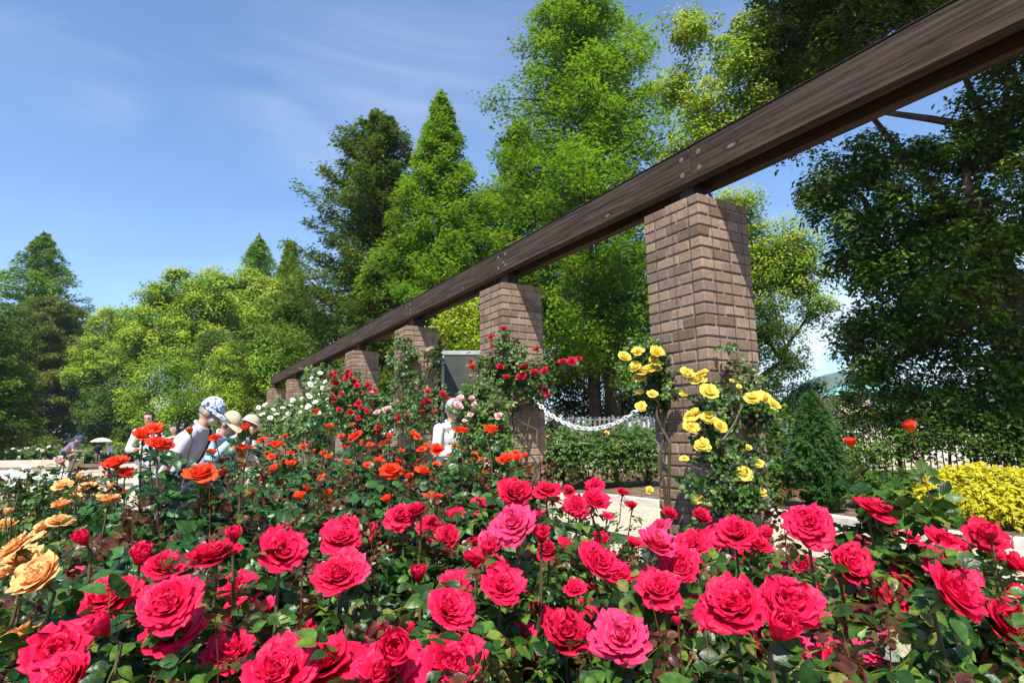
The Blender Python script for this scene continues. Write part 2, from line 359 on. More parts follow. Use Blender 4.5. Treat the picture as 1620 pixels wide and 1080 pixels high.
n2 = N('ShaderNodeTexNoise'); n2.inputs['Scale'].default_value = 2.2; n2.inputs['Detail'].default_value = 3; L(tc.outputs['Generated'], n2.inputs['Vector'])
r2 = ramp(N, [(.42, (0, 0, 0)), (.6, (1, 1, 1))]); L(n2.outputs['Fac'], r2.inputs['Fac'])
mu = N('ShaderNodeMix'); mu.data_type = 'RGBA'; mu.blend_type = 'MULTIPLY'; mu.inputs[0].default_value = 1; L(r1.outputs['Color'], mu.inputs[6]); L(r2.outputs['Color'], mu.inputs[7])
# low cumulus near the horizon on the right
sp = N('ShaderNodeSeparateXYZ'); L(tc.outputs['Generated'], sp.inputs[0])
n3 = N('ShaderNodeTexNoise'); n3.inputs['Scale'].default_value = 5.5; n3.inputs['Detail'].default_value = 7; L(tc.outputs['Generated'], n3.inputs['Vector'])
r3 = ramp(N, [(.5, (0, 0, 0)), (.60, (.85, .85, .85))]); L(n3.outputs['Fac'], r3.inputs['Fac'])
mr = N('ShaderNodeMapRange'); mr.inputs['From Min'].default_value = .30; mr.inputs['From Max'].default_value = .12; L(sp.outputs[2], mr.inputs['Value'])
m4 = N('ShaderNodeMix'); m4.data_type = 'RGBA'; m4.blend_type = 'MULTIPLY'; m4.inputs[0].default_value = 1; L(r3.outputs['Color'], m4.inputs[6]); L(mr.outputs[0], m4.inputs[7])
mrx = N('ShaderNodeMapRange'); mrx.inputs['From Min'].default_value = .3; mrx.inputs['From Max'].default_value = .5; L(sp.outputs[0], mrx.inputs['Value'])
m5 = N('ShaderNodeMix'); m5.data_type = 'RGBA'; m5.blend_type = 'MULTIPLY'; m5.inputs[0].default_value = 1; L(m4.outputs[2], m5.inputs[6]); L(mrx.outputs[0], m5.inputs[7])
sc_ = N('ShaderNodeMix'); sc_.data_type = 'RGBA'; sc_.blend_type = 'LIGHTEN'; sc_.inputs[0].default_value = 1; L(mu.outputs[2], sc_.inputs[6]); L(m5.outputs[2], sc_.inputs[7])
fin = N('ShaderNodeMix'); fin.data_type = 'RGBA'; L(sc_.outputs[2], fin.inputs[0]); fin.inputs[7].default_value = (7.0, 7.4, 8.0, 1)
tint = N('ShaderNodeMix'); tint.data_type = 'RGBA'; tint.blend_type = 'MULTIPLY'; tint.inputs[0].default_value = 1; tint.inputs[7].default_value = (.93, 1.13, 1.32, 1)
L(sky.outputs[0], tint.inputs[6]); L(tint.outputs[2], fin.inputs[6])
L(fin.outputs[2], bg.inputs['Color'])
wo = N('ShaderNodeOutputWorld'); L(bg.outputs[0], wo.inputs['Surface'])

sun = bpy.data.lights.new('sun', 'SUN'); sun.energy = 5.0; sun.angle = math.radians(.53); sun.color = (1, .955, .88)
so = bpy.data.objects.new('sun', sun); COL.objects.link(so)
so.rotation_euler = Vector([float(a) for a in to_sun]).to_track_quat('Z', 'Y').to_euler(); so.location = (0, -5, 20)

cam = bpy.data.cameras.new('camera'); cam.lens = F / 1620 * 36; cam.sensor_width = 36; cam.clip_end = 5000; cam.clip_start = .05
co = bpy.data.objects.new('camera', cam); COL.objects.link(co)
co.matrix_world = Matrix.Translation((0, 0, CAMZ)) @ Matrix.Rotation(PI / 2 + PIT, 4, 'X') @ Matrix.Rotation(-ROL, 4, 'Z')
scene.camera = co
scene.view_settings.view_transform = 'Standard'; scene.view_settings.look = 'None'
scene.view_settings.exposure = 0.74; scene.view_settings.gamma = 1
scene.cycles.max_bounces = 6; scene.cycles.diffuse_bounces = 3; scene.cycles.transmission_bounces = 3; scene.cycles.transparent_max_bounces = 4
scene.cycles.glossy_bounces = 2; scene.cycles.use_denoising = True; scene.cycles.caustics_reflective = False; scene.cycles.caustics_refractive = False
scene.cycles.sample_clamp_indirect = 6

# ------------------------------------------------------------------ ground
def gz(x, y):
    t = np.clip((np.asarray(y) - 22) / 14.0, 0, 1); s = t * t * (3 - 2 * t)
    tx = np.clip((4 - np.asarray(x)) / 8.0, 0, 1)
    return -.5 * s * tx
xs = np.concatenate([np.linspace(-1500, -40, 12), np.linspace(-30, 30, 31), np.linspace(40, 1500, 12)])
ys = np.concatenate([np.linspace(-300, -12, 6), np.linspace(-8, 60, 35), np.linspace(80, 1500, 12)])
gx, gy = np.meshgrid(xs, ys); gv = np.stack([gx, gy, gz(gx, gy)], -1).reshape(-1, 3)
nx = len(xs); ii, jj = np.meshgrid(np.arange(nx - 1), np.arange(len(ys) - 1)); b0 = (jj * nx + ii).ravel()
tag(link('ground', mesh_np('ground', gv, [np.stack([b0, b0 + 1, b0 + nx + 1, b0 + nx], -1)], M['soil'], True)), kind='structure')
def sheet(name, poly, z, mat):
    v = np.array([[p[0], p[1], z] for p in poly]); me = bpy.data.meshes.new(name)
    me.from_pydata(v.tolist(), [], [list(range(len(v)))]); me.materials.append(mat)
    return tag(link(name, me), kind='structure')
def pw(s, b): return P1 + U * s + V * b
# path beside the pergola, running away to the left, and the paved square behind it
KERB = [(9, 4.3), (5.3, 5.4), (4.4, 6.35), (3.9, 7.6), (2.3, 9.3), (1.7, 10.2), (.5, 10.7), (-1.0, 12.2)]
sheet('path', [(-8, 5.6), (-1.5, 4.6), (0.2, 4.9), (2.0, 4.9), (9, 3.6)] + KERB + [(-2.4, 13.4), (-5.8, 14.6), (-16, 14.3), (-16, 9)], .004, M['path'])
mb = MB()
for a_, b_ in zip(KERB[:-1], KERB[1:]):
    a_ = np.array([*a_, 0.]); b_ = np.array([*b_, 0.]); ln = np.linalg.norm(b_ - a_); k_ = max(1, int(ln / .6)); dr = (b_ - a_) / ln; R_ = np.array([[dr[0], -dr[1], 0], [dr[1], dr[0], 0], [0, 0, 1]])
    for i_ in range(k_): mb.box((i_ * ln / k_ + .006, -.07, -.05), ((i_ + 1) * ln / k_ - .006, .07, .12 + random.uniform(-.004, .004)), R=R_, o=a_, bev=.012)
tag(mb.build('kerb', M['conc']), kind='structure')
sheet('path', [(-17, 17), (-6, 17), (-2, 21), (-10, 24), (-20, 23)], .008, M['path'])

# ------------------------------------------------------------------ leaves and scattering
def rotmats(n, z_up, spread, rng, heading=None):
    """random frames (columns x,y,z): z tilted from up by gaussian spread, x = heading"""
    zz = np.tile(np.array(z_up, float), (n, 1)) if np.ndim(z_up) == 1 else np.array(z_up, float)
    zz = zz + rng.normal(0, spread, (n, 3)); zz /= np.linalg.norm(zz, axis=1)[:, None]
    if heading is None: h = rng.normal(0, 1, (n, 3))
    else: h = heading
    h = h - (h * zz).sum(1)[:, None] * zz; h /= np.linalg.norm(h, axis=1)[:, None] + 1e-9
    y = np.cross(zz, h)
    return np.stack([h, y, zz], -1)
def scatter(proto, P, R, S):
    v, q, t = proto; n = len(P)
    vs = np.einsum('nij,kj->nki', R, v) * np.asarray(S).reshape(-1, 1, 1) + P[:, None]
    off = (np.arange(n) * len(v))[:, None, None]
    return vs.reshape(-1, 3), (q[None] + off).reshape(-1, 4) if len(q) else [], (t[None] + off).reshape(-1, 3) if len(t) else []
def leaflet(L_, W_, fold=.22, droop=.25):
    us = [0, .22, .5, .78, 1]; ws = [0, .82, 1, .62, 0]
    v = []
    for u in us: v.append([u * L_, 0, -droop * L_ * u * u])
    for sg in (1, -1):
        for k in (1, 2, 3): v.append([us[k] * L_ + .02 * L_, sg * ws[k] * W_ / 2, -droop * L_ * us[k] ** 2 + fold * ws[k] * W_ / 2])
    q = [[1, 2, 6, 5], [2, 3, 7, 6], [1, 8, 9, 2], [2, 9, 10, 3]]
    t = [[0, 1, 5], [3, 4, 7], [0, 8, 1], [3, 10, 4]]
    return np.array(v), np.array(q), np.array(t)
def compound(five=True, r=np.random.default_rng(1), Ls=.05, Ws=.036):
    vs = []; qs = []; ts = []; n = 0
    spec = [(.055, 0, 0, 1.0), (.048, 1, 62, .9), (.048, -1, 62, .9)] + ([(.02, 1, 72, .72), (.02, -1, 72, .72)] if five else [])
    for x, sg, a, s in spec:
        v, q, t = leaflet(Ls * s, Ws * s, .15 + r.random() * .25, .1 + r.random() * .35)
        a = math.radians(a + r.normal(0, 8)) * (sg if sg else 1) if sg else r.normal(0, .15)
        roll = r.normal(0, .25); cr, sr = cos(roll), sin(roll)
        v = v @ np.array([[1, 0, 0], [0, cr, -sr], [0, sr, cr]]).T
        c, s_ = cos(a), sin(a)
        v = v @ np.array([[c, -s_, 0], [s_, c, 0], [0, 0, 1]]).T + np.array([x, sg * .006, -.1 * x])
        vs.append(v); qs.append(q + n); ts.append(t + n); n += len(v)
    st = np.array([[0, -.0012, 0], [0, .0012, 0], [.058, .0008, -.006], [.058, -.0008, -.006]])
    vs.append(st); qs.append(np.array([[0, 1, 2, 3]]) + n)
    return np.concatenate(vs), np.concatenate(qs), np.concatenate(ts)
CL = [compound(True, np.random.default_rng(i)) for i in range(4)] + [compound(False, np.random.default_rng(9))]
KITE = (np.array([[0, 0, 0], [.45, -.28, .05], [1, 0, -.08], [.45, .28, .05]]), np.array([[0, 1, 2, 3]]), np.zeros((0, 3), int))
SPRAY = (np.array([[0, 0, 0], [.35, -.20, .02], [1.05, 0, -.16], [.35, .20, .02], [.15, .1, .0], [.62, .46, -.04], [.42, .08, 0], [.15, -.1, 0], [.42, -.08, 0], [.62, -.46, -.04]]),
         np.array([[0, 1, 2, 3], [4, 6, 5, 5], [7, 8, 9, 9]])[:1], np.array([[4, 6, 5], [7, 9, 8]]))
def multi_scatter(parts, rng, protos, P, R, S):
    k = rng.integers(0, len(protos), len(P))
    for i, pr in enumerate(protos):
        m = k == i
        if m.any(): parts.add(*scatter(pr, P[m], R[m], np.asarray(S)[m]))

# ------------------------------------------------------------------ roses
def rose_mesh(name, mat, seed, kind):
    r = np.random.default_rng(seed)
    cfg = dict(full=(42, .86), cup=(32, .66), blown=(38, 1.05), bud=(9, .28), semi=(16, .55), small=(16, .9), open=(15, 1.35))[kind]
    n, op = cfg; NU, NV = (9, 8) if kind not in ('small',) else (5, 5)
    u = np.sin(np.linspace(-PI / 2, PI / 2, NU)); v = 1 - (1 - np.linspace(0, 1, NV)) ** 1.5
    uu, vv = np.meshgrid(u, v)
    vs = []; uvs = []; qs = []; cnt = 0
    for k in range(n):
        t = (k + .5) / n
        if kind == 'open': t = .45 + .55 * t
        phi = k * 2.39996 + r.normal(0, .2)
        Ln = (.58 + .40 * t) * (1 + r.normal(0, .08))
        Wd = (.36 + .50 * t) * (1 + r.normal(0, .09))
        a0 = math.radians(4 + 62 * t ** 1.25 * op + r.normal(0, 5))
        curl = math.radians((-32 + 78 * t * op) + r.normal(0, 14))
        if kind == 'bud': Ln = 1.0 * (1 + .1 * r.random()); Wd = .75; a0 = math.radians(26 + 6 * t); curl = math.radians(-62 + 34 * t)
        rb = .03 + .10 * t; zb = -.05 * t
        ang = a0 + curl * np.clip(vv, 0, 1) ** 1.8
        # profile integrate
        va = v; aa = a0 + curl * va ** 1.8
        rr = np.concatenate([[0], np.cumsum(np.sin((aa[1:] + aa[:-1]) / 2) * np.diff(va))]) * Ln + rb
        zz = np.concatenate([[0], np.cumsum(np.cos((aa[1:] + aa[:-1]) / 2) * np.diff(va))]) * Ln + zb
        shp = np.interp(va, [0, .2, .5, .75, .92, 1], [.28, .62, .95, 1.0, .80, .30])
        rnd = r.normal(0, 1, 6)
        R_ = rr[:, None] + 0 * uu; Z_ = zz[:, None] + 0 * uu
        tipdrop = (uu ** 2) * .10 * vv ** 2 * Ln
        half = shp[:, None] * Wd * uu
        cup = half ** 2 * (.35 if t < .6 else .1) * (1.2 - vv)
        ruf = (np.sin(uu * 4.5 + rnd[0] * 3) * .055 + np.sin(uu * 9 + rnd[1] * 3) * .035) * vv ** 2 * (.4 + t)
        Rm = np.maximum(R_, .13 + .1 * t)
        A = phi + half / np.maximum(Rm, .3 * Wd + .08) * .88
        R2 = R_ - cup * .4 + ruf * 1.1
        Z2 = Z_ - tipdrop + ruf * .8 * (1 if t > .5 else .4) + cup * .3
        P = np.stack([R2 * np.cos(A), R2 * np.sin(A), Z2], -1).reshape(-1, 3)
        vs.append(P); uvs.append(np.stack([uu, vv], -1).reshape(-1, 2))
        i, j = np.meshgrid(np.arange(NU - 1), np.arange(NV - 1)); b = (j * NU + i).ravel() + cnt
        qs.append(np.stack([b, b + 1, b + NU + 1, b + NU], -1)); cnt += NU * NV
    V_ = np.concatenate(vs); UV = np.concatenate(uvs); Q = np.concatenate(qs)
    ext = np.percentile(np.linalg.norm(V_[:, :2], axis=1), 97) if kind != 'bud' else .5
    V_ = V_ / ext
    zc = V_[:, 2].mean() if kind != 'bud' else .5
    mats = [mat, M['sepal'], M['stamen']]; nq = len(Q); mi = [0] * nq; ts = []
    mb = MB(); zb = V_[:, 2].min() * .2 - .05
    mb.m = 1; mb.ball((0, 0, -.12), (.17, .17, .18), nu=6, nv=4)
    for k in range(5):
        a = k * 2 * PI / 5; lv, lq, lt = leaflet(.62, .26, .2, .9 if kind != 'bud' else -.6)
        c, s_ = cos(a), sin(a); lv = lv @ np.array([[c, -s_, 0], [s_, c, 0], [0, 0, 1]]).T + np.array([0, 0, -.05]); mb.add(lv, lq, lt)
    if kind == 'open':
        mb.m = 2
        for k in range(40):
            a = r.random() * 2 * PI; q_ = r.random() ** .5 * .22
            mb.ball((q_ * cos(a), q_ * sin(a), .22 + .1 * r.random()), .035, nu=4, nv=3)
    mb.v = [V_] + mb.v; mb.q = [Q] + [x + cnt for x in mb.q]; mb.t = [x + cnt for x in mb.t]
    mb.qm = mi + mb.qm
    me = mb.mesh(name, mats, True)
    uvl = me.uv_layers.new(name='UVMap')
    li = np.zeros(len(me.loops), dtype=np.int32); me.loops.foreach_get('vertex_index', li)
    full = np.zeros((len(me.vertices), 2)); full[:len(UV)] = UV; full[:, 1] = np.where(np.arange(len(full)) < len(UV), full[:, 1], .5)
    uvl.data.foreach_set('uv', full[li].astype(np.float32).ravel())
    return me, float(zc)
ROSE = {}
def rose(colr, kind):
    key = (colr, kind)
    if key not in ROSE:
        nvar = 5 if kind in ('full', 'blown', 'cup') and colr in ('crimson', 'orange', 'peach', 'yellow', 'faded', 'deep') else 2
        ROSE[key] = [rose_mesh('%s_%s_rose' % (colr, kind), M[colr], 100 + i * 7 + len(ROSE), kind) for i in range(nvar)]
    return random.choice(ROSE[key])
def frame_to(axis, spin):
    z = Vector([float(a) for a in axis]).normalized()
    return (z.to_track_quat('Z', 'Y').to_matrix() @ Matrix.Rotation(spin, 3, 'Z'))
def add_bloom(parent, p, rad, colr, kind, tilt=None, name='rose_bloom'):
    if colr == 'crimson':
        u_ = random.random(); colr = 'faded' if (kind == 'blown' and u_ < .4) or u_ < .08 else ('deep' if u_ > .76 else 'crimson')
    me, zc = rose(colr, kind)
    if tilt is None: tilt = random.uniform(.25, 1.0)
    ax = np.array([random.gauss(0, .32), -tilt + random.gauss(0, .18), 1.0]); ax /= np.linalg.norm(ax)
    R = frame_to(ax, random.random() * 6.28)
    o = bpy.data.objects.new(name, me); COL.objects.link(o); o.parent = parent
    pl = np.array(parent.location)
    base = np.asarray(p) - ax * zc * rad
    o.matrix_local = Matrix.Translation(Vector((base - pl).tolist())) @ R.to_4x4() @ Matrix.Diagonal((rad, rad, rad * random.uniform(.85, 1.08), 1))
    return base, ax

def leaves_along(mb, rg, pts, n, size, mat_protos=CL, up=(0, 0, 1), spread=.45):
    """compound leaves springing from a polyline"""
    pts = np.asarray(pts); t = rg.random(n) * (len(pts) - 1.001); i = t.astype(int); f = (t - i)[:, None]
    P = pts[i] * (1 - f) + pts[i + 1] * f
    H = rg.normal(0, 1, (n, 3)); H[:, 2] = H[:, 2] * .3 + .15
    R = rotmats(n, up, spread, rg, H)
    multi_scatter(mb, rg, mat_protos, P, R, size * rg.uniform(.7, 1.2, n))
def arc(a, b, rg, wob=.03, lift=0.0, k=6):
    a = np.asarray(a, float); b = np.asarray(b, float); t = np.linspace(0, 1, k)[:, None]
    p = a * (1 - t) + b * t; p += np.sin(t * PI) * (rg.normal(0, wob, 3) + np.array([0, 0, lift]))
    return p

def rose_bush(label, cx, cy, r, h, blooms, leafmat='rleaf', n=260, shoots=10, group='rose bushes filling the foreground bed', size=1.0, name='rose_bush', cat='rose bush', extra=0):
    """blooms: list of (point, radius, colour, kind, tilt)"""
    rg = np.random.default_rng(abs(hash((round(cx, 2), round(cy, 2)))) % 99991)
    o = empty(name, (cx, cy, 0), label, cat, group); base = np.array([cx, cy, 0.0])
    canes = MB(); fol = MB(); sh = MB(); shs = MB()
    # foliage dome
    rho = np.sqrt(rg.random(n)) * r; th = rg.random(n) * 2 * PI
    z = h * (.30 + .70 * rg.random(n) ** .45) * (1 - .30 * (rho / r) ** 2)
    z = z * (1 + .10 * np.sin(th * 3 + cx * 5) + .06 * np.sin(th * 7))
    P = np.stack([rho * np.cos(th), rho * np.sin(th), z], -1)
    wp = P + base; dist = np.linalg.norm(wp - np.array([0, 0, CAMZ]), axis=1); keep = dist > .5
    P = P[keep]; rho = rho[keep]
    H = P * np.array([1, 1, 0]) + rg.normal(0, .12, P.shape); H[:, 2] = rg.normal(0, .06, len(P))
    zup = np.tile([0, -.25, 1.0], (len(P), 1)) + P * np.array([.8, .8, 0])
    R = rotmats(len(P), zup, .42, rg, H)
    multi_scatter(fol, rg, CL, P, R, size * rg.uniform(.65, 1.15, len(P)))
    for k in range(7):
        a = rg.random() * 6.28; q = r * rg.uniform(.4, .95)
        canes.tube(arc((0, 0, 0), (q * cos(a), q * sin(a), h * rg.uniform(.6, .9)), rg, .04), np.linspace(.008, .003, 6), 5)
    for (p, rad, colr, kind, tilt) in blooms:
        b, ax = add_bloom(o, p, rad, colr, kind, tilt)
        b = b - base
        foot = np.array([b[0] * .35, b[1] * .35, h * .3]); mid = b * np.array([.92, .92, 1]) + np.array([0, 0, -.16])
        pts = np.vstack([arc((b[0] * .08, b[1] * .08, 0), mid, rg, .03, k=5), b[None] - ax * .03, b[None]])
        canes.tube(pts, np.linspace(.007, .0028, len(pts)), 5)
        leaves_along(fol, rg, pts[2:-1], int(13 * size) + 4, .85 * size)
    fol.m = 1; canes.m = 1; sh = fol; shs = canes
    for k in range(int(shoots * .55)):
        a = rg.random() * 6.28; q = r * rg.random() ** .6
        p0 = np.array([q * cos(a) * .8, q * sin(a) * .8, h * .6]); p1 = np.array([q * cos(a), q * sin(a), h * rg.uniform(.92, 1.12)])
        if np.linalg.norm(p1 + base - np.array([0, 0, CAMZ])) < .6: continue
        pts = arc(p0, p1, rg, .02); shs.tube(pts, np.linspace(.003, .001, 6), 4)
        leaves_along(sh, rg, pts[3:], 6, .6 * size, up=(0, -.2, .7), spread=.7)
    canes.build('cane', [M['cane'], M['cane_red']], o)
    fol.build('foliage', [M[leafmat], M['shoot']], o, True)
    return o

# blooms as seen: x, y, width in photo pixels [, kind]
CRIMSON = """260 895 58;336 876 72;448 873 72;447 843 42 cup;128 915 50 blown;172 946 82;378 928 66 blown;270 955 90;275 997 86;250 1028 58 cup;90 1028 86;
355 985 56;365 1033 78;540 850 60;535 907 74;440 1062 118;510 1046 122 blown;100 1078 90;545 838 52;578 842 42;550 902 60 cup;610 863 40;627 880 42;635 815 50 blown;660 808 32 semi;
682 832 42;705 850 45;606 953 38;718 925 58;714 962 76;717 1048 82;606 1062 128 blown;550 1064 60;747 860 38;778 858 42 cup;813 828 68;815 780 54;750 884 38 semi;779 896 46;795 925 66 cup;
826 875 25 semi;867 775 42;900 865 38;866 870 33 semi;912 800 42;875 789 30;942 791 44;940 768 32;986 778 22 cup;952 890 60 cup;980 908 48;897 1002 68;983 1008 86;1043 832 40;1040 860 60;1045 930 72;1076 896 60;
948 853 24 semi;1003 858 25 semi;1095 858 56;1085 888 48;1165 843 62;1200 860 48 small;1130 850 42;1280 828 72;1385 803 60;1405 833 34;1355 855 42 cup;1500 858 62;1560 847 60;1345 892 64;1435 905 62 blown;
1505 897 72;1510 938 86;1410 941 64 blown;1315 930 54 blown;1350 957 46 small;1160 958 98;1246 955 92 cup;1357 988 50 open;1395 1030 84 blown;1325 1040 50 semi;1590 985 68 cup;1616 1028 40;1270 890 36;1606 890 48 semi;1572 882 40;
920 812 26 semi;1060 812 24 cup;1212 843 26 cup;760 905 28 semi;300 908 30 semi;200 905 30 semi;1465 872 30 semi;1540 905 34 semi;1180 1015 36 semi;1455 955 30 semi;690 800 22 cup;595 848 26 semi;800 758 16 semi;1000 800 18 semi;1110 818 30;1230 900 34;1400 870 30 blown;1460 895 36;1545 925 44 blown;1580 1050 40;1480 1000 34 semi;1290 960 34 blown;1200 1030 34 semi;1100 960 36 semi;1000 950 34;930 960 30 blown;850 960 34 semi;840 840 30;760 800 34;720 815 34;700 870 30 blown;655 850 28;560 870 34;490 850 30;400 890 34 blown;420 960 40 semi;480 1000 44;320 960 40 blown;210 985 44 semi;150 1000 48 blown;200 1060 60;660 940 30 semi;840 1040 50 blown;900 930 28;1060 1030 40 semi;730 770 24;770 775 24 small;850 815 30;900 775 24;960 815 24 small;1130 870 36 blown;1180 880 36;1320 860 30;1440 850 28 small;1600 930 40 blown"""
ORANGE = """242 677 30;226 686 30;252 702 42;181 732 38;317 749 48;301 684 13 bud;341 691 22 blown;336 715 19 semi;385 711 36;391 679 16 bud;200 747 26;200 779 16 semi;414 694 20;434 704 34;467 696 25 blown;500 652 15 semi;
497 697 18;517 695 26;521 675 15 semi;480 705 15;512 716 13;560 690 28;607 701 24 blown;654 686 14 semi;555 730 22;634 712 15;667 710 19;692 710 26;705 697 22;730 680 26;777 680 27;618 743 37;672 745 26 cup;800 727 28 cup;
650 727 10 semi;670 768 24;684 786 32;617 690 12 semi;572 700 12 semi;545 706 14 semi;450 690 12 semi;358 701 12 bud;588 716 12 semi;640 745 12 semi;700 742 12 semi;590 762 14 semi;740 700 10 bud;460 715 16 small;430 722 18 small;520 722 18 small;585 703 16 small;600 727 18 small;630 730 16 small;660 690 14 small;690 733 18 small;720 705 16 small;650 765 20 small;620 780 18 small;560 755 18 small;755 705 16 small;770 745 18 small;700 785 20 small;470 740 16 small;540 690 14 small;500 712 16 small;370 695 16 small;640 700 12 small;580 735 16 small"""
PEACH = """100 767 28;137 770 28;172 790 36;98 797 32 cup;111 788 26;10 827 28;70 832 32 cup;96 823 38;22 865 72 blown;34 884 60 cup;60 912 74 cup;8 905 38 cup;18 1010 68;133 850 26 blown;113 862 28;90 866 24;124 757 12 bud;152 775 12 semi;175 771 12 bud;12 811 14 bud"""
xr = random.Random(77)
CRIMSON += ';' + ';'.join('%d %d %d %s' % (xr.uniform(40, 1590), y_, (y_ - 770) * .13 + xr.uniform(8, 20), xr.choice(['semi', 'blown', 'cup', 'full', 'bud'])) for y_ in [xr.uniform(835, 1040) for _ in range(58)])
ORANGE += ';' + ';'.join('%d %d %d %s' % (xr.uniform(330, 850), y_, 9 + (y_ - 685) * .09 + xr.uniform(0, 5), xr.choice(['semi', 'small', 'small', 'blown', 'cup'])) for y_ in [xr.uniform(690, 790) for _ in range(55)])
def parse(s, size, colr, zmin, zmax):
    out = []
    for e in s.replace('\n', '').split(';'):
        f = e.split()
        if not f: continue
        x, y, wd = float(f[0]), float(f[1]), float(f[2]); kind = f[3] if len(f) > 3 else random.choice(['full', 'full', 'cup'])
        sz = size * (dict(bud=.42, semi=.68, small=.8, open=.9, blown=1.08, cup=.95, full=1.0)[kind])
        d = sz * F / wd * .985
        p = at(x, y, d)
        if p[2] < zmin: d *= (CAMZ - zmin) / (CAMZ - p[2])
        elif zmax < p[2] < CAMZ - .02: d *= (CAMZ - zmax) / (CAMZ - p[2])
        p = at(x, y, d)
        rad = wd / 2 * d / F
        if wd < 26 and kind == 'full': kind = 'small'
        tilt = random.uniform(.45, 1.2) if wd > 40 else random.uniform(.2, .8)
        if colr == 'orange': tilt = random.uniform(.1, .75)
        if colr == 'peach': tilt = random.uniform(.1, .6)
        out.append((p, rad * (.94 if colr == 'crimson' else .9), colr, kind, tilt))
    return out
def assign(blooms, bushes):
    res = [[] for _ in bushes]
    C = np.array([b[0][:2] for b in bushes])
    for bl in blooms:
        res[int(np.argmin(((C - bl[0][:2]) ** 2).sum(1)))].append(bl)
    return res
def bush_row(blooms, defs, **kw):
    bs = [(np.array([(x - 810) / F * d, d]), lab, r, x, y) for (x, y, d, r, lab) in defs]
    for b, bl in zip(bs, assign(blooms, bs)):
        zs = [q[0][2] for q in bl]
        c = b[0].copy()
        if bl: c = .5 * c + .5 * np.mean([q[0][:2] for q in bl], axis=0)
        h = (np.percentile(zs, 40) - .045) if zs else kw.get('h0', .72)
        k = {a: v for a, v in kw.items() if a != 'h0'}
        rose_bush(b[1], float(c[0]), float(c[1]), b[2], float(min(h, kw.get('hmax', .86))), bl, **{a: v for a, v in k.items() if a != 'hmax'})
CB = [(480, 1055, .85, .26, 'crimson rose bush whose huge blooms are cut off by the bottom edge, left of centre'),
 (95, 1040, 1.05, .28, 'crimson rose bush in the bottom left corner under the peach rose'),
 (270, 970, 1.1, .26, 'crimson rose bush with a stack of ragged blooms above dark leaves, bottom left'),
 (365, 1010, 1.2, .22, 'crimson rose bush with a bloom half hidden by a curled brown leaf'),
 (600, 1070, .80, .22, 'crimson rose bush with one giant flat bloom on the bottom edge'),
 (715, 1050, 1.1, .22, 'crimson rose bush with a single tilted bloom standing on the bottom edge'),
 (150, 930, 1.25, .28, 'crimson rose bush directly right of the peach blooms'),
 (330, 890, 1.5, .30, 'crimson rose bush with three blooms in a row before the deep green leaves'),
 (450, 865, 1.5, .26, 'crimson rose bush with two blooms one above the other on one cane'),
 (540, 880, 1.45, .26, 'crimson rose bush with paired blooms left of the bare mulch gap'),
 (615, 875, 2.3, .28, 'crimson rose bush with two small pinkish blooms touching'),
 (670, 825, 2.2, .30, 'crimson rose bush with a loose chain of small blooms near the orange roses'),
 (715, 940, 1.4, .26, 'crimson rose bush with two upright blooms stacked in the middle of the bed'),
 (785, 915, 1.5, .26, 'crimson rose bush with a small bloom leaning on a larger pointed one'),
 (765, 858, 2.4, .28, 'crimson rose bush with crowded small blooms behind the middle of the bed'),
 (813, 805, 1.8, .28, 'tall crimson rose bush with two round blooms stacked below the second pier'),
 (885, 868, 2.6, .28, 'crimson rose bush with the smallest blooms, in the middle distance'),
 (940, 785, 2.4, .30, 'crimson rose bush with pink tinted blooms standing before the sandy path'),
 (870, 782, 2.4, .26, 'crimson rose bush with two blooms at the foot of the second pier'),
 (975, 900, 1.6, .26, 'crimson rose bush with a goblet shaped bloom beside a tall bare stem'),
 (940, 1005, 1.1, .26, 'crimson rose bush with a perfect round bloom near the bottom centre'),
 (1050, 900, 1.4, .28, 'crimson rose bush with a cluster of six blooms below the nearest pier'),
 (1045, 840, 2.2, .24, 'crimson rose bush with a small bloom at the base of the nearest pier'),
 (1200, 955, .98, .28, 'crimson rose bush with two enormous blooms side by side'),
 (1165, 848, 1.5, .26, 'crimson rose bush with a flat pink edged bloom right of the nearest pier foot'),
 (1280, 828, 1.3, .24, 'crimson rose bush with one big bloom raised above bare stems'),
 (1340, 910, 1.4, .26, 'crimson rose bush with faded curling petals among fresh blooms'),
 (1390, 815, 1.6, .24, 'tall crimson rose bush with a bloom below the green conical shrub'),
 (1375, 1015, 1.1, .26, 'crimson rose bush with an open bloom showing yellow stamens'),
 (1425, 920, 1.5, .24, 'crimson rose bush with two purplish ageing blooms'),
 (1508, 920, 1.2, .26, 'crimson rose bush with two large blooms pressed together at the right'),
 (1530, 852, 1.5, .28, 'crimson rose bush with two round blooms below the golden shrub'),
 (1600, 1000, 1.35, .26, 'crimson rose bush cut by the right edge of the photo')]
crim = parse(CRIMSON, .105, 'crimson', .66, .99)
bush_row(crim, CB, n=300, shoots=9, group='crimson rose bushes in the foreground bed', hmax=.85, size=.92)
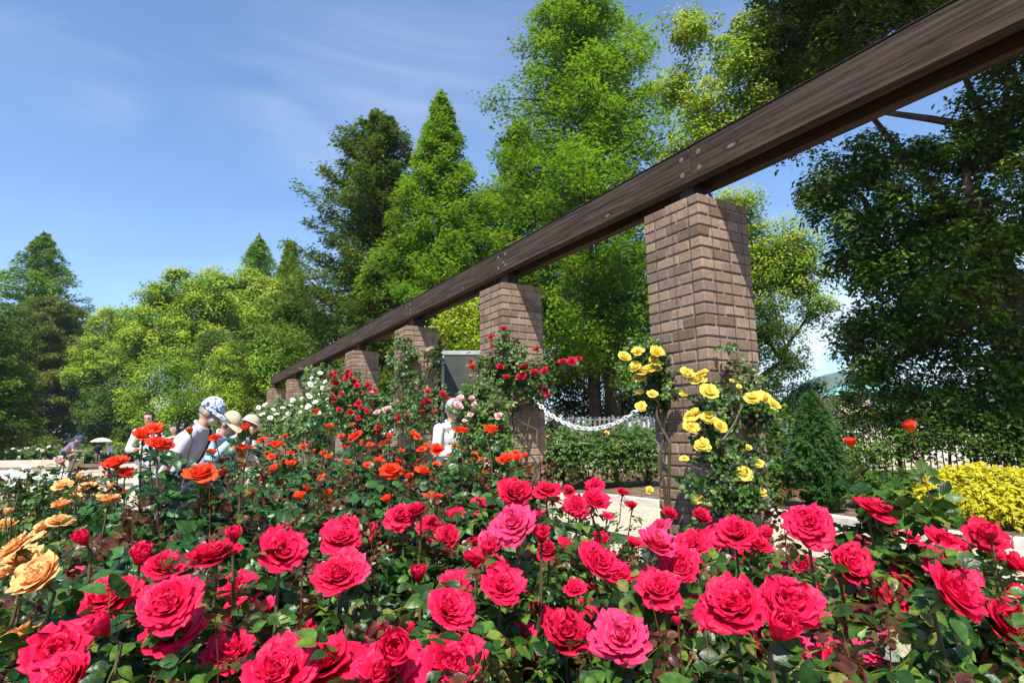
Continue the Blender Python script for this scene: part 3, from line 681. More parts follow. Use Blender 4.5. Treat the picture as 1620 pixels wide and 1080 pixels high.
OB = [(235, 690, 2.7, .34, 'orange rose bush with three clustered blooms in front of the couple'),
 (190, 745, 2.2, .32, 'orange rose bush with thin bare canes left of the bending man'),
 (320, 740, 1.9, .36, 'orange rose bush with one large bloom below the man in the patterned cap'),
 (395, 700, 2.5, .36, 'orange rose bush in front of the person in the round beige hat'),
 (450, 700, 3.0, .34, 'orange rose bush with side by side blooms below the white climbing roses'),
 (510, 695, 3.6, .36, 'orange rose bush with small blooms below the dark red climbing roses'),
 (560, 700, 3.2, .36, 'orange rose bush wreathed in reddish young leaves near the third pier'),
 (620, 740, 2.5, .36, 'orange rose bush with a bright low bloom in the middle of the bed'),
 (615, 705, 3.8, .34, 'orange rose bush with a ruffled bloom and brown shoots'),
 (690, 710, 3.4, .34, 'orange rose bush at the waist of the man in the white shirt'),
 (680, 765, 2.9, .32, 'orange rose bush with low blooms between the crimson and orange rows'),
 (740, 685, 3.2, .32, 'orange rose bush reaching in front of the man in the white shirt'),
 (795, 715, 3.0, .30, 'orange rose bush with a coral bloom against the second pier')]
orng = parse(ORANGE, .092, 'orange', .80, 1.08)
bush_row(orng, OB, leafmat='rleaf_dk', n=420, shoots=16, group='orange rose bushes behind the crimson ones', size=1.15, hmax=.95)
PB = [(130, 780, 2.6, .32, 'peach rose bush farthest from the camera, beside the pale steps'),
 (90, 840, 2.2, .30, 'peach rose bush with ruffled blooms leaning right of the lime grass'),
 (45, 885, 1.35, .26, 'peach rose bush with big layered blooms at the left edge'),
 (15, 1010, 1.35, .22, 'peach rose bush with a single bloom low at the left edge')]
pch = parse(PEACH, .098, 'peach', .70, 1.02)
bush_row(pch, PB, leafmat='rleaf', n=230, shoots=7, group='peach rose bushes at the left edge', hmax=.85)

# green rose bushes between the flowering rows (large dark leaves, few flowers)
FB = [(250, 800, 1.75, .42, .84, 'rleaf_dk', 'leafy rose bush with large glossy green leaves below the orange blooms at left'),
 (390, 800, 1.85, .44, .86, 'rleaf_dk', 'leafy rose bush with broad deep green leaves left of the bed centre'),
 (500, 790, 2.1, .44, .88, 'rleaf_dk', 'leafy rose bush, deep green, in the centre left of the bed'),
 (600, 800, 2.0, .36, .80, 'rleaf', 'leafy rose bush with brown tinted young leaves in the bed centre'),
 (730, 790, 2.6, .40, .84, 'rleaf', 'leafy rose bush in front of the second pier'),
 (740, 760, 3.4, .42, .92, 'rleaf_lt', 'pale leaved rose bush under the white shirted man'),
 (850, 830, 2.1, .32, .72, 'rleaf_lt', 'pale leaved rose bush with a few dry twigs in mid bed'),
 (1000, 850, 2.0, .34, .70, 'rleaf_lt', 'sparse rose bush with olive leaves in front of the nearest pier'),
 (1100, 840, 2.1, .34, .74, 'rleaf', 'low rose bush crowded against the nearest pier foot'),
 (1220, 880, 1.5, .26, .68, 'rleaf', 'rose bush with few leaves under the single raised bloom'),
 (1290, 990, 1.15, .26, .68, 'rleaf', 'rose bush with large shaded leaves right of the two enormous blooms'),
 (1450, 1000, 1.15, .28, .66, 'rleaf_dk', 'rose bush with big glossy leaves at the bottom right'),
 (1560, 1060, 1.0, .24, .66, 'rleaf_dk', 'rose bush filling the bottom right corner'),
 (820, 1000, 1.2, .28, .64, 'rleaf', 'rose bush with blue green leaves at the bottom centre'),
 (1080, 1030, 1.0, .24, .64, 'rleaf_lt', 'rose bush with brown leaf edges below the round bloom'),
 (620, 960, 1.5, .28, .62, 'rleaf_lt', 'small pale rose bush beside the mulch gap'),
 (460, 960, 1.4, .26, .64, 'rleaf', 'rose bush of dull green leaves behind the bottom blooms'),
 (190, 1040, .95, .20, .66, 'rleaf', 'rose bush with purple brown leaves beside the lower left blooms'),
 (40, 960, 1.15, .22, .72, 'rleaf_dk', 'rose bush with dark leaves between two peach blooms'),
 (200, 850, 1.65, .28, .74, 'rleaf', 'rose bush with reddish leaves right of the peach blooms'),
 (640, 720, 4.6, .45, .98, 'shoot', 'rose bush all in reddish brown young foliage below the third pier'),
 (480, 715, 4.4, .45, 1.02, 'rleaf', 'rose bush below the white climber, dark and dense'),
 (400, 720, 3.4, .40, .98, 'rleaf_dk', 'rose bush below the beige hat, broad dark leaves'),
 (1370, 835, 1.7, .24, .74, 'rleaf', 'rose bush with a cluster of broad leaves on bare stems'),
 (940, 830, 2.6, .34, .66, 'rleaf_lt', 'low olive rose bush at the edge of the sandy path'),
 (1300, 850, 2.5, .34, .62, 'rleaf', 'low rose bush before the kerb under the green cone'),
 (1480, 860, 2.4, .34, .60, 'rleaf_lt', 'low rose bush before the kerb under the golden bush'),
 (1190, 850, 2.7, .30, .62, 'rleaf', 'low brownish rose bush just right of the nearest pier')]
for (x, y, d, r, h, lm, lab) in FB:
    rose_bush(lab, (x - 810) / F * d, d, r, h, [], leafmat=lm, n=int(330 * (r / .34) ** 1.6), shoots=16, group='leafy rose bushes between the flowers', size=1.05)

# tall leafy stems that rise clear of the bed
def tall_stem(label, x, ytop, d, colr=None, wd=12, ybase=900, kind='bud', leaves=14, size=1.0):
    p = at(x, ytop, d); o = empty('rose_shoot', (p[0], p[1], 0), label, 'rose stem', 'single tall rose stems above the bed')
    rg = np.random.default_rng(int(x)); base = np.array([p[0], p[1], 0])
    if colr: b, ax = add_bloom(o, p, wd / 2 * d / F * (1.6 if kind == 'bud' else 1), colr, kind, .1)
    else: b = p
    pts = arc((.05, -.02, 0), b - base, rg, .03, k=9); mb = MB(); mb.tube(pts, np.linspace(.004, .0012, 9), 5); mb.build('cane', M['cane_red'], o)
    f = MB(); leaves_along(f, rg, pts[-4:-1] if colr else pts[-3:], leaves, size); leaves_along(f, rg, pts[3:-1], leaves, size * .8); f.build('foliage', M['rleaf' if leaves > 10 else 'shoot'], o, True)
tall_stem('tall stem with a coral bud against the hedge, left one of two', 1346, 703, 1.9, 'orange', 11, size=1.2)
tall_stem('tall stem with a salmon bud against the hedge, farther right', 1441, 680, 1.8, 'orange', 12, size=1.2)
tall_stem('bare stem with a closed green bud near the bottom centre', 1072, 985, .95, 'crimson', 9, leaves=5, size=.6)
tall_stem('red brown shoot right of the nearest pier', 1236, 765, 2.2, None, leaves=10, size=.8)
tall_stem('leafy shoot in the gap above the raised bloom', 1360, 745, 1.9, None, leaves=16, size=1.3)
tall_stem('leafy shoot standing over the ageing blooms', 1425, 770, 1.7, None, leaves=16, size=1.2)

# white and cream roses at the far left of the bed
def far_bush(label, x, y, d, r, h, colr, pts, leafm='rleaf', n=500, size=1.0, shoots=6, group=None, name='rose_bush', cat='rose bush', kinds=('small', 'semi')):
    bl = []
    for (px, py, wd) in pts:
        rr = wd / 2 * d / F; bl.append((at(px, py, d - r * random.uniform(.1, .75)), rr, colr, random.choice(kinds), random.uniform(0, .9)))
    return rose_bush(label, (x - 810) / F * d, d, r, h, bl, leafmat=leafm, n=n, shoots=shoots, group=group, size=size, name=name, cat=cat)
far_bush('cream rose bush by the pale wall, fading flowers', 60, 755, 3.7, .55, .92, 'white', [(11, 750, 13), (26, 757, 18), (42, 739, 13), (59, 756, 10), (70, 748, 8)], n=620, shoots=26, group='rose bushes at the far left')
far_bush('brown leaved rose bush below the pale wall', 60, 800, 3.1, .5, .74, 'white', [(20, 768, 8)], n=520, shoots=40, group='rose bushes at the far left')
far_bush('rose bush with a pink bloom resting over the wall top', 100, 740, 4.6, .42, .96, 'pink', [(96, 728, 20), (113, 720, 10)], n=420, shoots=20, group='rose bushes at the far left')
far_bush('rose bush at the left edge beside the wall, green', 10, 790, 3.4, .5, .80, 'peach', [(5, 838, 10)], n=520, shoots=12, group='rose bushes at the far left')

# lime grass clump
o = empty('grass_clump', ((35 - 810) / F * 2.9, 2.9, 0), 'clump of bright lime arching grass blades at the left edge', 'ornamental grass')
mb = MB(); rg = np.random.default_rng(3)
for k in range(420):
    a = rg.random() * 6.28; q = rg.random() * .16; ln = rg.uniform(.5, .86); lean = rg.uniform(.05, .5); w_ = .005
    t = np.linspace(0, 1, 5); x = q + lean * t ** 2 * .75 * ln; z = .0 + ln * (t - .22 * lean * t ** 2)
    c = np.stack([x * cos(a), x * sin(a), z], -1); sd = np.array([-sin(a), cos(a), 0]) * w_
    ww = np.array([1, 1, .8, .5, .05])[:, None]; v = np.concatenate([c - sd * ww, c + sd * ww])
    mb.add(v, [[i, i + 1, i + 6, i + 5] for i in range(4)])
mb.build('blades', M['grass'], o)

# dry leaf litter on the mulch
n = 5200; P = np.stack([rng.uniform(-3.2, 4.2, n), rng.uniform(.5, 6.3, n), rng.uniform(.006, .03, n)], -1)
mb = MB(); mb.add(*scatter(KITE, P, rotmats(n, (0, 0, 1), .35, rng), rng.uniform(.02, .055, n)))
tag(mb.build('leaf_litter', M['litter']), 'dry tan leaves and chips scattered over the bed soil', 'leaf litter', kind='stuff')

# ------------------------------------------------------------------ the pergola
def pier_mesh():
    b = MB(); rg = np.random.default_rng(4); h = W / 2; C_ = .075; n = int(round(PTOP / C_))
    step = PTOP / n
    for k in range(n):
        z0 = k * step + .0055; z1 = (k + 1) * step - .0055
        for s in range(4):
            a = s * PI / 2; c, s_ = cos(a), sin(a); R = np.array([[c, -s_, 0], [s_, c, 0], [0, 0, 1]])
            if k % 2 == 0: xs = [(-h, -h + .2), (-h + .2, h - .1)]
            else: xs = [(-h + .1, -h + .3), (-h + .3, h)]
            for (x0, x1) in xs:
                j = rg.normal(0, .0016, 4)
                yo = -h + abs(j[3]) * 1.2
                e0 = 0 if abs(x0 + h) < .001 else .0052; e1 = 0 if abs(x1 - h) < .001 else .0052
                tw = rg.normal(0, .004); ct, st = cos(tw), sin(tw); T = np.array([[ct, -st, 0], [st, ct, 0], [0, 0, 1]])
                lo = np.array([x0 + e0, yo, z0 + j[0]]); hi = np.array([x1 - e1, -h + .094, z1 + j[1]]); m_ = (lo + hi) / 2
                b.box(lo - m_, hi - m_, R=R @ T, o=R @ m_, bev=rg.uniform(.004, .007))
    return b.mesh('brickwork', M['brick'])
PM = pier_mesh(); mb = MB(); mb.box((-.2395, -.2395, 0), (.2395, .2395, PTOP - .012)); MORT = mb.mesh('mortar', M['mortar'])
mb = MB()
for s in range(4):
    a = s * PI / 2; R = np.array([[cos(a), -sin(a), 0], [sin(a), cos(a), 0], [0, 0, 1]])
    for x in (-.14, .02, .17):
        mb.tube((np.array([[x, -.256, .02], [x + .003, -.2555, 1.3], [x, -.256, PTOP - .03]]) @ R.T), .0016, 4)
WIRE = mb.mesh('training_wires', M['wire'])
mb = MB(); mb.box((-.07, -.06, PTOP + .001), (.07, .06, PTOP + .17), bev=.004); POST = mb.mesh('beam_post', M['flash'])
names = ['nearest brick pier, yellow roses climbing it', 'second brick pier, with red roses tied across it', 'third brick pier, overgrown with bare green stems', 'fourth brick pier, dark red roses at its side',
         'fifth brick pier, wrapped in white roses', 'sixth brick pier, white roses at its waist', 'farthest brick pier, under the very end of the timber beam']
for i, s in enumerate([-2.566] + SPOS):
    c = pw(s + W / 2, W / 2)
    o = empty('brick_pier', c, ('brick pier holding the near end of the beam, outside the right edge' if i == 0 else names[i - 1]), 'brick pier', 'brick piers of the pergola')
    o.rotation_euler = (0, 0, TH + (i % 4) * PI / 2)
    for nm, me in (('brickwork', PM), ('mortar', MORT), ('training_wires', WIRE), ('beam_post', POST)):
        if nm == 'beam_post': q = link(nm, me, o, rot=(0, 0, -(i % 4) * PI / 2))
        else: q = link(nm, me, o)
# beam
zb = PTOP + .150; zt = PTOP + .397
o = empty('timber_beam', pw(SPOS[0] + W / 2, W / 2) + np.array([0, 0, zb]), 'long dark stained twin plank timber beam lying across the brick piers', 'timber beam')
o.rotation_euler = (0, 0, TH + PI / 2)          # local +x runs away along the pergola
js = [-2.9] + [q + W / 2 for q in SPOS[:-1]] + [SPOS[-1] + W + .28]
js = [-3.1, SPOS[0] + .13, SPOS[1] + .17, SPOS[2] + .2, SPOS[3] + .25, SPOS[4] + .25, SPOS[5] + .25, SPOS[6] + W + .12]
for k in range(len(js) - 1):
    L0 = js[k] - W / 2 + .003; L1 = js[k + 1] - W / 2 - .003; cx = (L0 + L1) / 2
    for nm, y in (('front_plank', .106), ('rear_plank', -.188)):   # local y: +0.147 faces the garden
        y0, y1 = (.064, .147) if nm == 'front_plank' else (-.147, -.064)
        mb = MB(); hl = (L1 - L0) / 2
        nseg = 8; 
        mb.box((-hl, y0, random.uniform(0, .003)), (hl, y1, zt - zb), bev=.004)
        link(nm, mb.mesh(nm, M['wood']), o, loc=(cx, 0, 0))
mb = MB(); mb.box((js[0] - W / 2, -.152, zt - zb + .002), (js[-1] - W / 2, .152, zt - zb + .007)); mb.build('top_flashing', M['flash'], o)
mb = MB()
for k in range(1, len(js) - 1):       # bolt heads and pale filler discs by each joint
    for dx in (-.075, .075):
        for z in (.065, .18):
            x = js[k] - W / 2 + dx; y = .1475
            mb.tube([[x, y, z], [x, y + .003, z]], [.019, .017], 12)
mb.build('bolt_plugs', plain('weathered_plug', (.17, .13, .11), .8, .2, .4, 60, .3), o)

# ------------------------------------------------------------------ climbing roses
def climber(label, foot, blobs, canes, blooms, leafm='rleaf', size=1.0, dens=1.0, shoots=0, name='climbing_rose'):
    """blobs: (px, py, depth, radius px, leaves)"""
    base = np.array([foot[0], foot[1], 0.0]); o = empty(name, base, label, 'climbing rose', 'climbing roses on the piers')
    rg = np.random.default_rng(int(abs(foot[0] * 1000)) + 7); f = MB(); c = MB(); sh = MB(); cent = []
    for (px, py, d, rp, n) in blobs:
        p = at(px, py, d) - base; R_ = rp * d / F; n = int(n * dens); cent.append(p)
        Q = rg.normal(0, .5, (n, 3)); Q = np.clip(Q, -1.1, 1.1) * R_ * np.array([1, .6, .9]) + p
        zup = np.tile([-.1, -.75, .8], (n, 1)); R = rotmats(n, zup, .45, rg)
        multi_scatter(f, rg, CL, Q, R, size * rg.uniform(.65, 1.1, n))
        for k in range(3): c.tube(arc(p + rg.normal(0, .3, 3) * R_ + [0, .03, -.6 * R_], p + rg.normal(0, .6, 3) * R_, rg, .02), [.004] * 5 + [.002], 4)
        if shoots:
            m = int(n * shoots); f.m = 1; Q = rg.normal(0, .6, (m, 3)) * R_ * np.array([1, .6, 1]) + p + [0, -.02, .2 * R_]
            multi_scatter(f, rg, CL, Q, rotmats(m, (0, -.5, .8), .6, rg), .6 * size * rg.uniform(.6, 1, m)); f.m = 0
    for cn in canes:
        p0 = np.array([rg.normal(0, .08), rg.normal(0, .05), 0]); pts = [p0] + [at(*q) - base for q in cn]
        P = [np.array(pts[0])]
        for a, b in zip(pts[:-1], pts[1:]):
            P += list(arc(a, b, rg, .025, k=5)[1:])
        c.tube(P, np.linspace(.012, .004, len(P)), 6)
    c.build('cane', M['cane'], o); f.build('foliage', [M[leafm], M['shoot']], o, True)
    for (px, py, wd, d, colr, kind) in blooms:
        add_bloom(o, at(px, py, d), wd / 2 * d / F * 1.04, colr, kind, random.uniform(.4, 1.5))
    return o
def lst(s, d0, colr, kinds=('cup', 'full'), dj=.08):
    out = []
    for e in s.replace('\n', '').split(';'):
        f = [float(a) for a in e.split()]
        if len(f) == 3: out.append((f[0], f[1], f[2], d0 + random.uniform(-dj, dj), colr, random.choice(kinds)))
        if len(f) == 4: out.append((f[0], f[1], f[2], f[3], colr, random.choice(kinds)))
    return out
# nearest pier, yellow. pier left face depth 3.6..4.0, right face 3.6..3.9
YL = """987.5 564.5 19;1009 555 17;1039 557 21;1035 570 18;1005 580 19;1022 585 25;1036 581 21;1011 597 21;1012 621 13;1015 642 17;1032 622 16"""
YR = """1087 591 20;1111 589 21;1104 600 24;1122.5 620 28;1081 625 12;1096 655 27;1121 659 25;1094 676 23;1140 673 21;1111 704 23;1082 724 13;1191 628 26;1209 627 26;1224 639 20;1158 602 8;1169 611 8;1184 708 10;1200 731 16;1177 748 25;1204 779 16;1102 787 21;1028 775 11"""
climber('yellow climbing rose spraying out from the left side of the nearest brick pier', at(1035, 684, 3.95)[:2],
    [(1000, 568, 3.85, 14, 34), (1030, 560, 3.85, 22, 90), (1018, 548, 3.9, 16, 40), (1040, 600, 3.9, 20, 80), (1045, 635, 3.95, 20, 70), (1030, 585, 3.85, 20, 60), (1060, 620, 3.75, 10, 18)],
    [[(1050, 760, 3.85), (1055, 680, 3.85), (1040, 600, 3.85), (1010, 560, 3.85)], [(1060, 700, 3.8), (1045, 640, 3.85), (1020, 630, 3.85)]],
    lst(YL, 3.72, 'yellow'), size=.8, dens=.75)
climber('yellow climbing rose covering the lower front of the nearest brick pier', at(1150, 684, 3.5)[:2],
    [(1125, 640, 3.45, 26, 100), (1150, 628, 3.5, 26, 100), (1180, 640, 3.55, 26, 110), (1170, 575, 3.6, 14, 16), (1150, 545, 3.55, 9, 9), (1190, 600, 3.6, 16, 30), (1135, 670, 3.45, 26, 90), (1195, 660, 3.6, 22, 60),
     (1125, 700, 3.4, 22, 60), (1165, 715, 3.4, 30, 90), (1150, 750, 3.3, 34, 130), (1190, 765, 3.35, 28, 90), (1140, 785, 3.25, 34, 120), (1180, 800, 3.2, 34, 120), (1110, 720, 3.4, 14, 20), (1215, 648, 3.6, 14, 24), (1200, 715, 3.45, 14, 22), (1100, 765, 3.3, 18, 24)],
    [[(1165, 760, 3.35), (1160, 690, 3.45), (1180, 620, 3.55), (1165, 560, 3.55)], [(1150, 760, 3.35), (1130, 690, 3.42), (1110, 620, 3.42)], [(1180, 780, 3.3), (1200, 700, 3.5), (1210, 640, 3.5)], [(1140, 700, 3.3), (1175, 640, 3.4)]],
    lst(YR, 3.28, 'yellow', ('full', 'cup', 'blown')), size=.8, dens=.5, shoots=.12)
R2 = """797 519 11;777 533 9;779 546 7;745 571 9;747 580 12;744 595 10;849 552 11;792 581 12;829 579 16;825 594 15;846 589 12;862 587 13;800 597 11;862 618 10;867 626 10;890 572 13;904 571 15;916 567 10"""
climber('red climbing rose strung across the upper half of the second brick pier', at(800, 684, 5.75)[:2],
    [(790, 540, 5.75, 15, 40), (800, 525, 5.75, 9, 16), (812, 555, 5.75, 17, 50), (765, 575, 5.8, 22, 90), (795, 580, 5.7, 24, 110), (830, 575, 5.75, 24, 100), (850, 600, 5.8, 20, 70), (780, 600, 5.75, 24, 100), (815, 610, 5.7, 26, 120), (845, 625, 5.8, 22, 70), (865, 600, 5.9, 12, 24), (870, 562, 5.9, 8, 8), (900, 575, 6.4, 14, 22), (800, 640, 5.7, 20, 40)],
    [[(790, 740, 5.7), (800, 680, 5.7), (815, 620, 5.7), (800, 530, 5.72)], [(862, 720, 5.8), (850, 680, 5.75), (790, 640, 5.7), (770, 580, 5.75)], [(850, 600, 5.8), (905, 572, 6.3)]],
    lst(R2, 5.55, 'red', ('cup', 'semi', 'full')), size=.85, dens=.62)
PK = """789 657 15;727 631 13;725 642 15;750 640 9;744 656 11;746 631 9;770 736 11;735 665 8"""
climber('pink climbing rose bush, tall, between the white shirted man and the second pier', at(765, 684, 5.2)[:2],
    [(760, 620, 5.3, 24, 110), (740, 640, 5.2, 20, 80), (775, 650, 5.2, 26, 120), (755, 670, 5.1, 28, 120), (785, 690, 5.1, 26, 100), (750, 705, 5.0, 28, 110), (780, 730, 5.0, 30, 110), (745, 740, 5.0, 28, 100)],
    [[(765, 700, 5.15), (760, 620, 5.3)], [(780, 720, 5.1), (785, 650, 5.2)], [(745, 710, 5.1), (730, 640, 5.1)]],
    lst(PK, 4.95, 'pink', ('small', 'semi')), 'rleaf_lt', size=.85, dens=1.3, shoots=.25)
R3 = """631 660 11;630 667 11;644 657 10;671 637 11;677 634 10;677 619 10;701 624 12;710 631 9;689 652 7;668 650 7"""
c3 = climber('climbing rose of bare green stems smothering the third brick pier, few flowers', at(650, 684, 8.1)[:2],
    [(635, 545, 8.1, 14, 50), (650, 560, 8.05, 14, 50), (680, 560, 8.1, 16, 70), (690, 580, 8.2, 14, 50), (640, 580, 8.1, 16, 60), (630, 610, 8.1, 18, 80), (660, 600, 8.0, 14, 40), (650, 625, 8.0, 16, 50), (630, 650, 7.9, 22, 110), (665, 640, 7.8, 20, 90), (690, 625, 7.9, 20, 100), (705, 640, 7.9, 14, 50), (650, 670, 7.7, 26, 130), (615, 660, 8.0, 20, 90), (680, 670, 7.8, 16, 60), (620, 570, 8.3, 12, 30)],
    [[(640, 640, 8.0), (632, 590, 8.1), (650, 545, 8.1)], [(660, 650, 8.0), (670, 600, 8.05), (690, 560, 8.1)], [(625, 650, 8.0), (622, 600, 8.1), (640, 560, 8.1)]],
    lst(R3, 7.6, 'red', ('cup', 'semi')) + lst('679 552 13;596 652 12;609 647 9;615 644 8', 7.6, 'pink', ('small',)), size=1.0, dens=.6)
R4 = """524 591 12;530 596 10;550 587 12;549 597 13;560 604 12;565 610 11;527 605 13;534 607 10;581 609 10;585 615 9;594 617 9;567 637 13;539 622 9;530 632 12;526 627 8;537 648 9;555 652 11;566 661 10;560 672 11;581 651 10;570 620 9;599 675 12;599 682 10;525 616 9;556 592 9;531 588 8;571 646 7;590 640 7"""
climber('dark red climbing rose in heavy bunches beside the fourth brick pier', at(560, 684, 10.2)[:2],
    [(545, 600, 10.4, 20, 100), (560, 625, 10.3, 24, 160), (575, 650, 10.1, 26, 180), (550, 650, 10.1, 24, 160), (590, 670, 9.8, 24, 150), (560, 675, 9.8, 26, 160), (585, 625, 10.4, 16, 60), (532, 625, 10.2, 18, 90), (600, 640, 10.0, 16, 60)],
    [[(560, 640, 10.2), (555, 595, 10.3)], [(580, 650, 10.1), (590, 612, 10.3)], [(540, 650, 10.2), (530, 592, 10.2)]],
    lst(R4, 9.7, 'red', ('small', 'semi')) + lst('589 622 12', 9.7, 'pink', ('small',)), size=1.1, dens=2.0)
Wc = [(425, 438), (372, 470), (410, 475), (398, 500), (458, 493), (483, 540), (365, 510), (350, 575), (362, 590), (395, 622), (320, 650), (348, 650), (545, 600), (480, 605), (485, 650), (150, 700), (225, 695), (190, 660), (240, 645), (250, 610), (110, 720), (80, 640), (35, 660), (295, 690), (305, 720), (300, 750), (305, 600), (550, 555), (560, 750), (500, 665), (575, 795), (505, 760), (60, 700), (130, 670), (205, 720), (270, 740), (440, 530), (430, 570), (510, 700), (340, 700), (380, 680), (420, 690), (175, 735), (250, 770)]
Ws = [(400 + a / 4, 480 + b / 4, random.uniform(6, 10)) for a, b in Wc]
wb = [(x, y, wd, 11.0 if x > 485 else 12.4, 'white', 'small') for x, y, wd in Ws]
climber('white climbing rose mounded over the fifth brick pier', at(500, 684, 12)[:2],
    [(500, 600, 12.2, 18, 120), (515, 620, 11.9, 22, 180), (500, 640, 11.6, 22, 170), (520, 660, 11.2, 24, 200), (495, 665, 11.4, 22, 160), (510, 590, 12.2, 12, 50)],
    [[(505, 640, 12), (500, 595, 12)]], [b for b in wb if b[0] > 485], 'rleaf_lt', size=1.2, dens=1.9)
climber('white climbing rose spilling low along the two farthest piers', at(450, 684, 13)[:2],
    [(430, 660, 13, 20, 130), (450, 650, 13, 22, 170), (470, 660, 12.6, 24, 190), (440, 675, 12.6, 24, 180), (470, 680, 12, 26, 200), (415, 665, 13.2, 14, 80), (475, 640, 13, 14, 70), (410, 650, 13.4, 10, 40)],
    [[(455, 660, 13), (470, 640, 13)]], [b for b in wb if b[0] <= 485], 'rleaf_lt', size=1.2, dens=1.9, shoots=.08)

# ------------------------------------------------------------------ chains between the piers
def chain(label, a, b, sag, pitch=.05):
    a = np.array(a, float); b = np.array(b, float); t = np.linspace(0, 1, 400)[:, None]
    P = a * (1 - t) + b * t; P[:, 2] -= (4 * t * (1 - t))[:, 0] * sag
    s = np.concatenate([[0], np.cumsum(np.linalg.norm(np.diff(P, axis=0), axis=1))]); n = int(s[-1] / pitch)
    mb = MB(); nu, nv = 10, 5; org = a
    for k in range(n):
        ss = (k + .5) * pitch; c = np.array([np.interp(ss, s, P[:, i]) for i in range(3)]); c2 = np.array([np.interp(ss + .01, s, P[:, i]) for i in range(3)])
        X = (c2 - c) / np.linalg.norm(c2 - c); Y = np.cross([0, 0, 1.], X); Y /= np.linalg.norm(Y); Z = np.cross(X, Y)
        an = (PI / 4 if k % 2 else -PI / 4) + random.gauss(0, .15); Y, Z = Y * cos(an) + Z * sin(an), -Y * sin(an) + Z * cos(an)
        th = np.arange(nu) * 2 * PI / nu; ph = np.arange(nv) * 2 * PI / nv
        ctr = np.stack([np.cos(th) * .033, np.sin(th) * .018, 0 * th], -1); nrm = np.stack([np.cos(th), np.sin(th), 0 * th], -1)
        v = ctr[:, None] + .0058 * (nrm[:, None] * np.cos(ph)[None, :, None] + np.array([0, 0, 1.]) * np.sin(ph)[None, :, None]); v = v.reshape(-1, 3)
        v = c + v[:, :1] * X + v[:, 1:2] * Y + v[:, 2:] * Z - org
        q = [[i * nv + j, ((i + 1) % nu) * nv + j, ((i + 1) % nu) * nv + (j + 1) % nv, i * nv + (j + 1) % nv] for i in range(nu) for j in range(nv)]
        mb.add(v, q)
    o = mb.build('chain', M['chain'], None, True, loc=a); return tag(o, label, 'chain', 'white chains hung between the piers')
M['chain'] = plain('white_plastic', (.85, .85, .84), .45)
clab = ['white plastic chain sagging between the nearest and the second pier', 'white plastic chain dropping behind the white shirted man', 'white plastic chain between the third and fourth piers, mostly behind leaves']
for k in range(3):
    a = pw(SPOS[k + 1], W / 2); b = pw(SPOS[k] + W, W / 2); a[2] = 1.66; b[2] = 1.62
    chain(clab[k], a, b, .42)

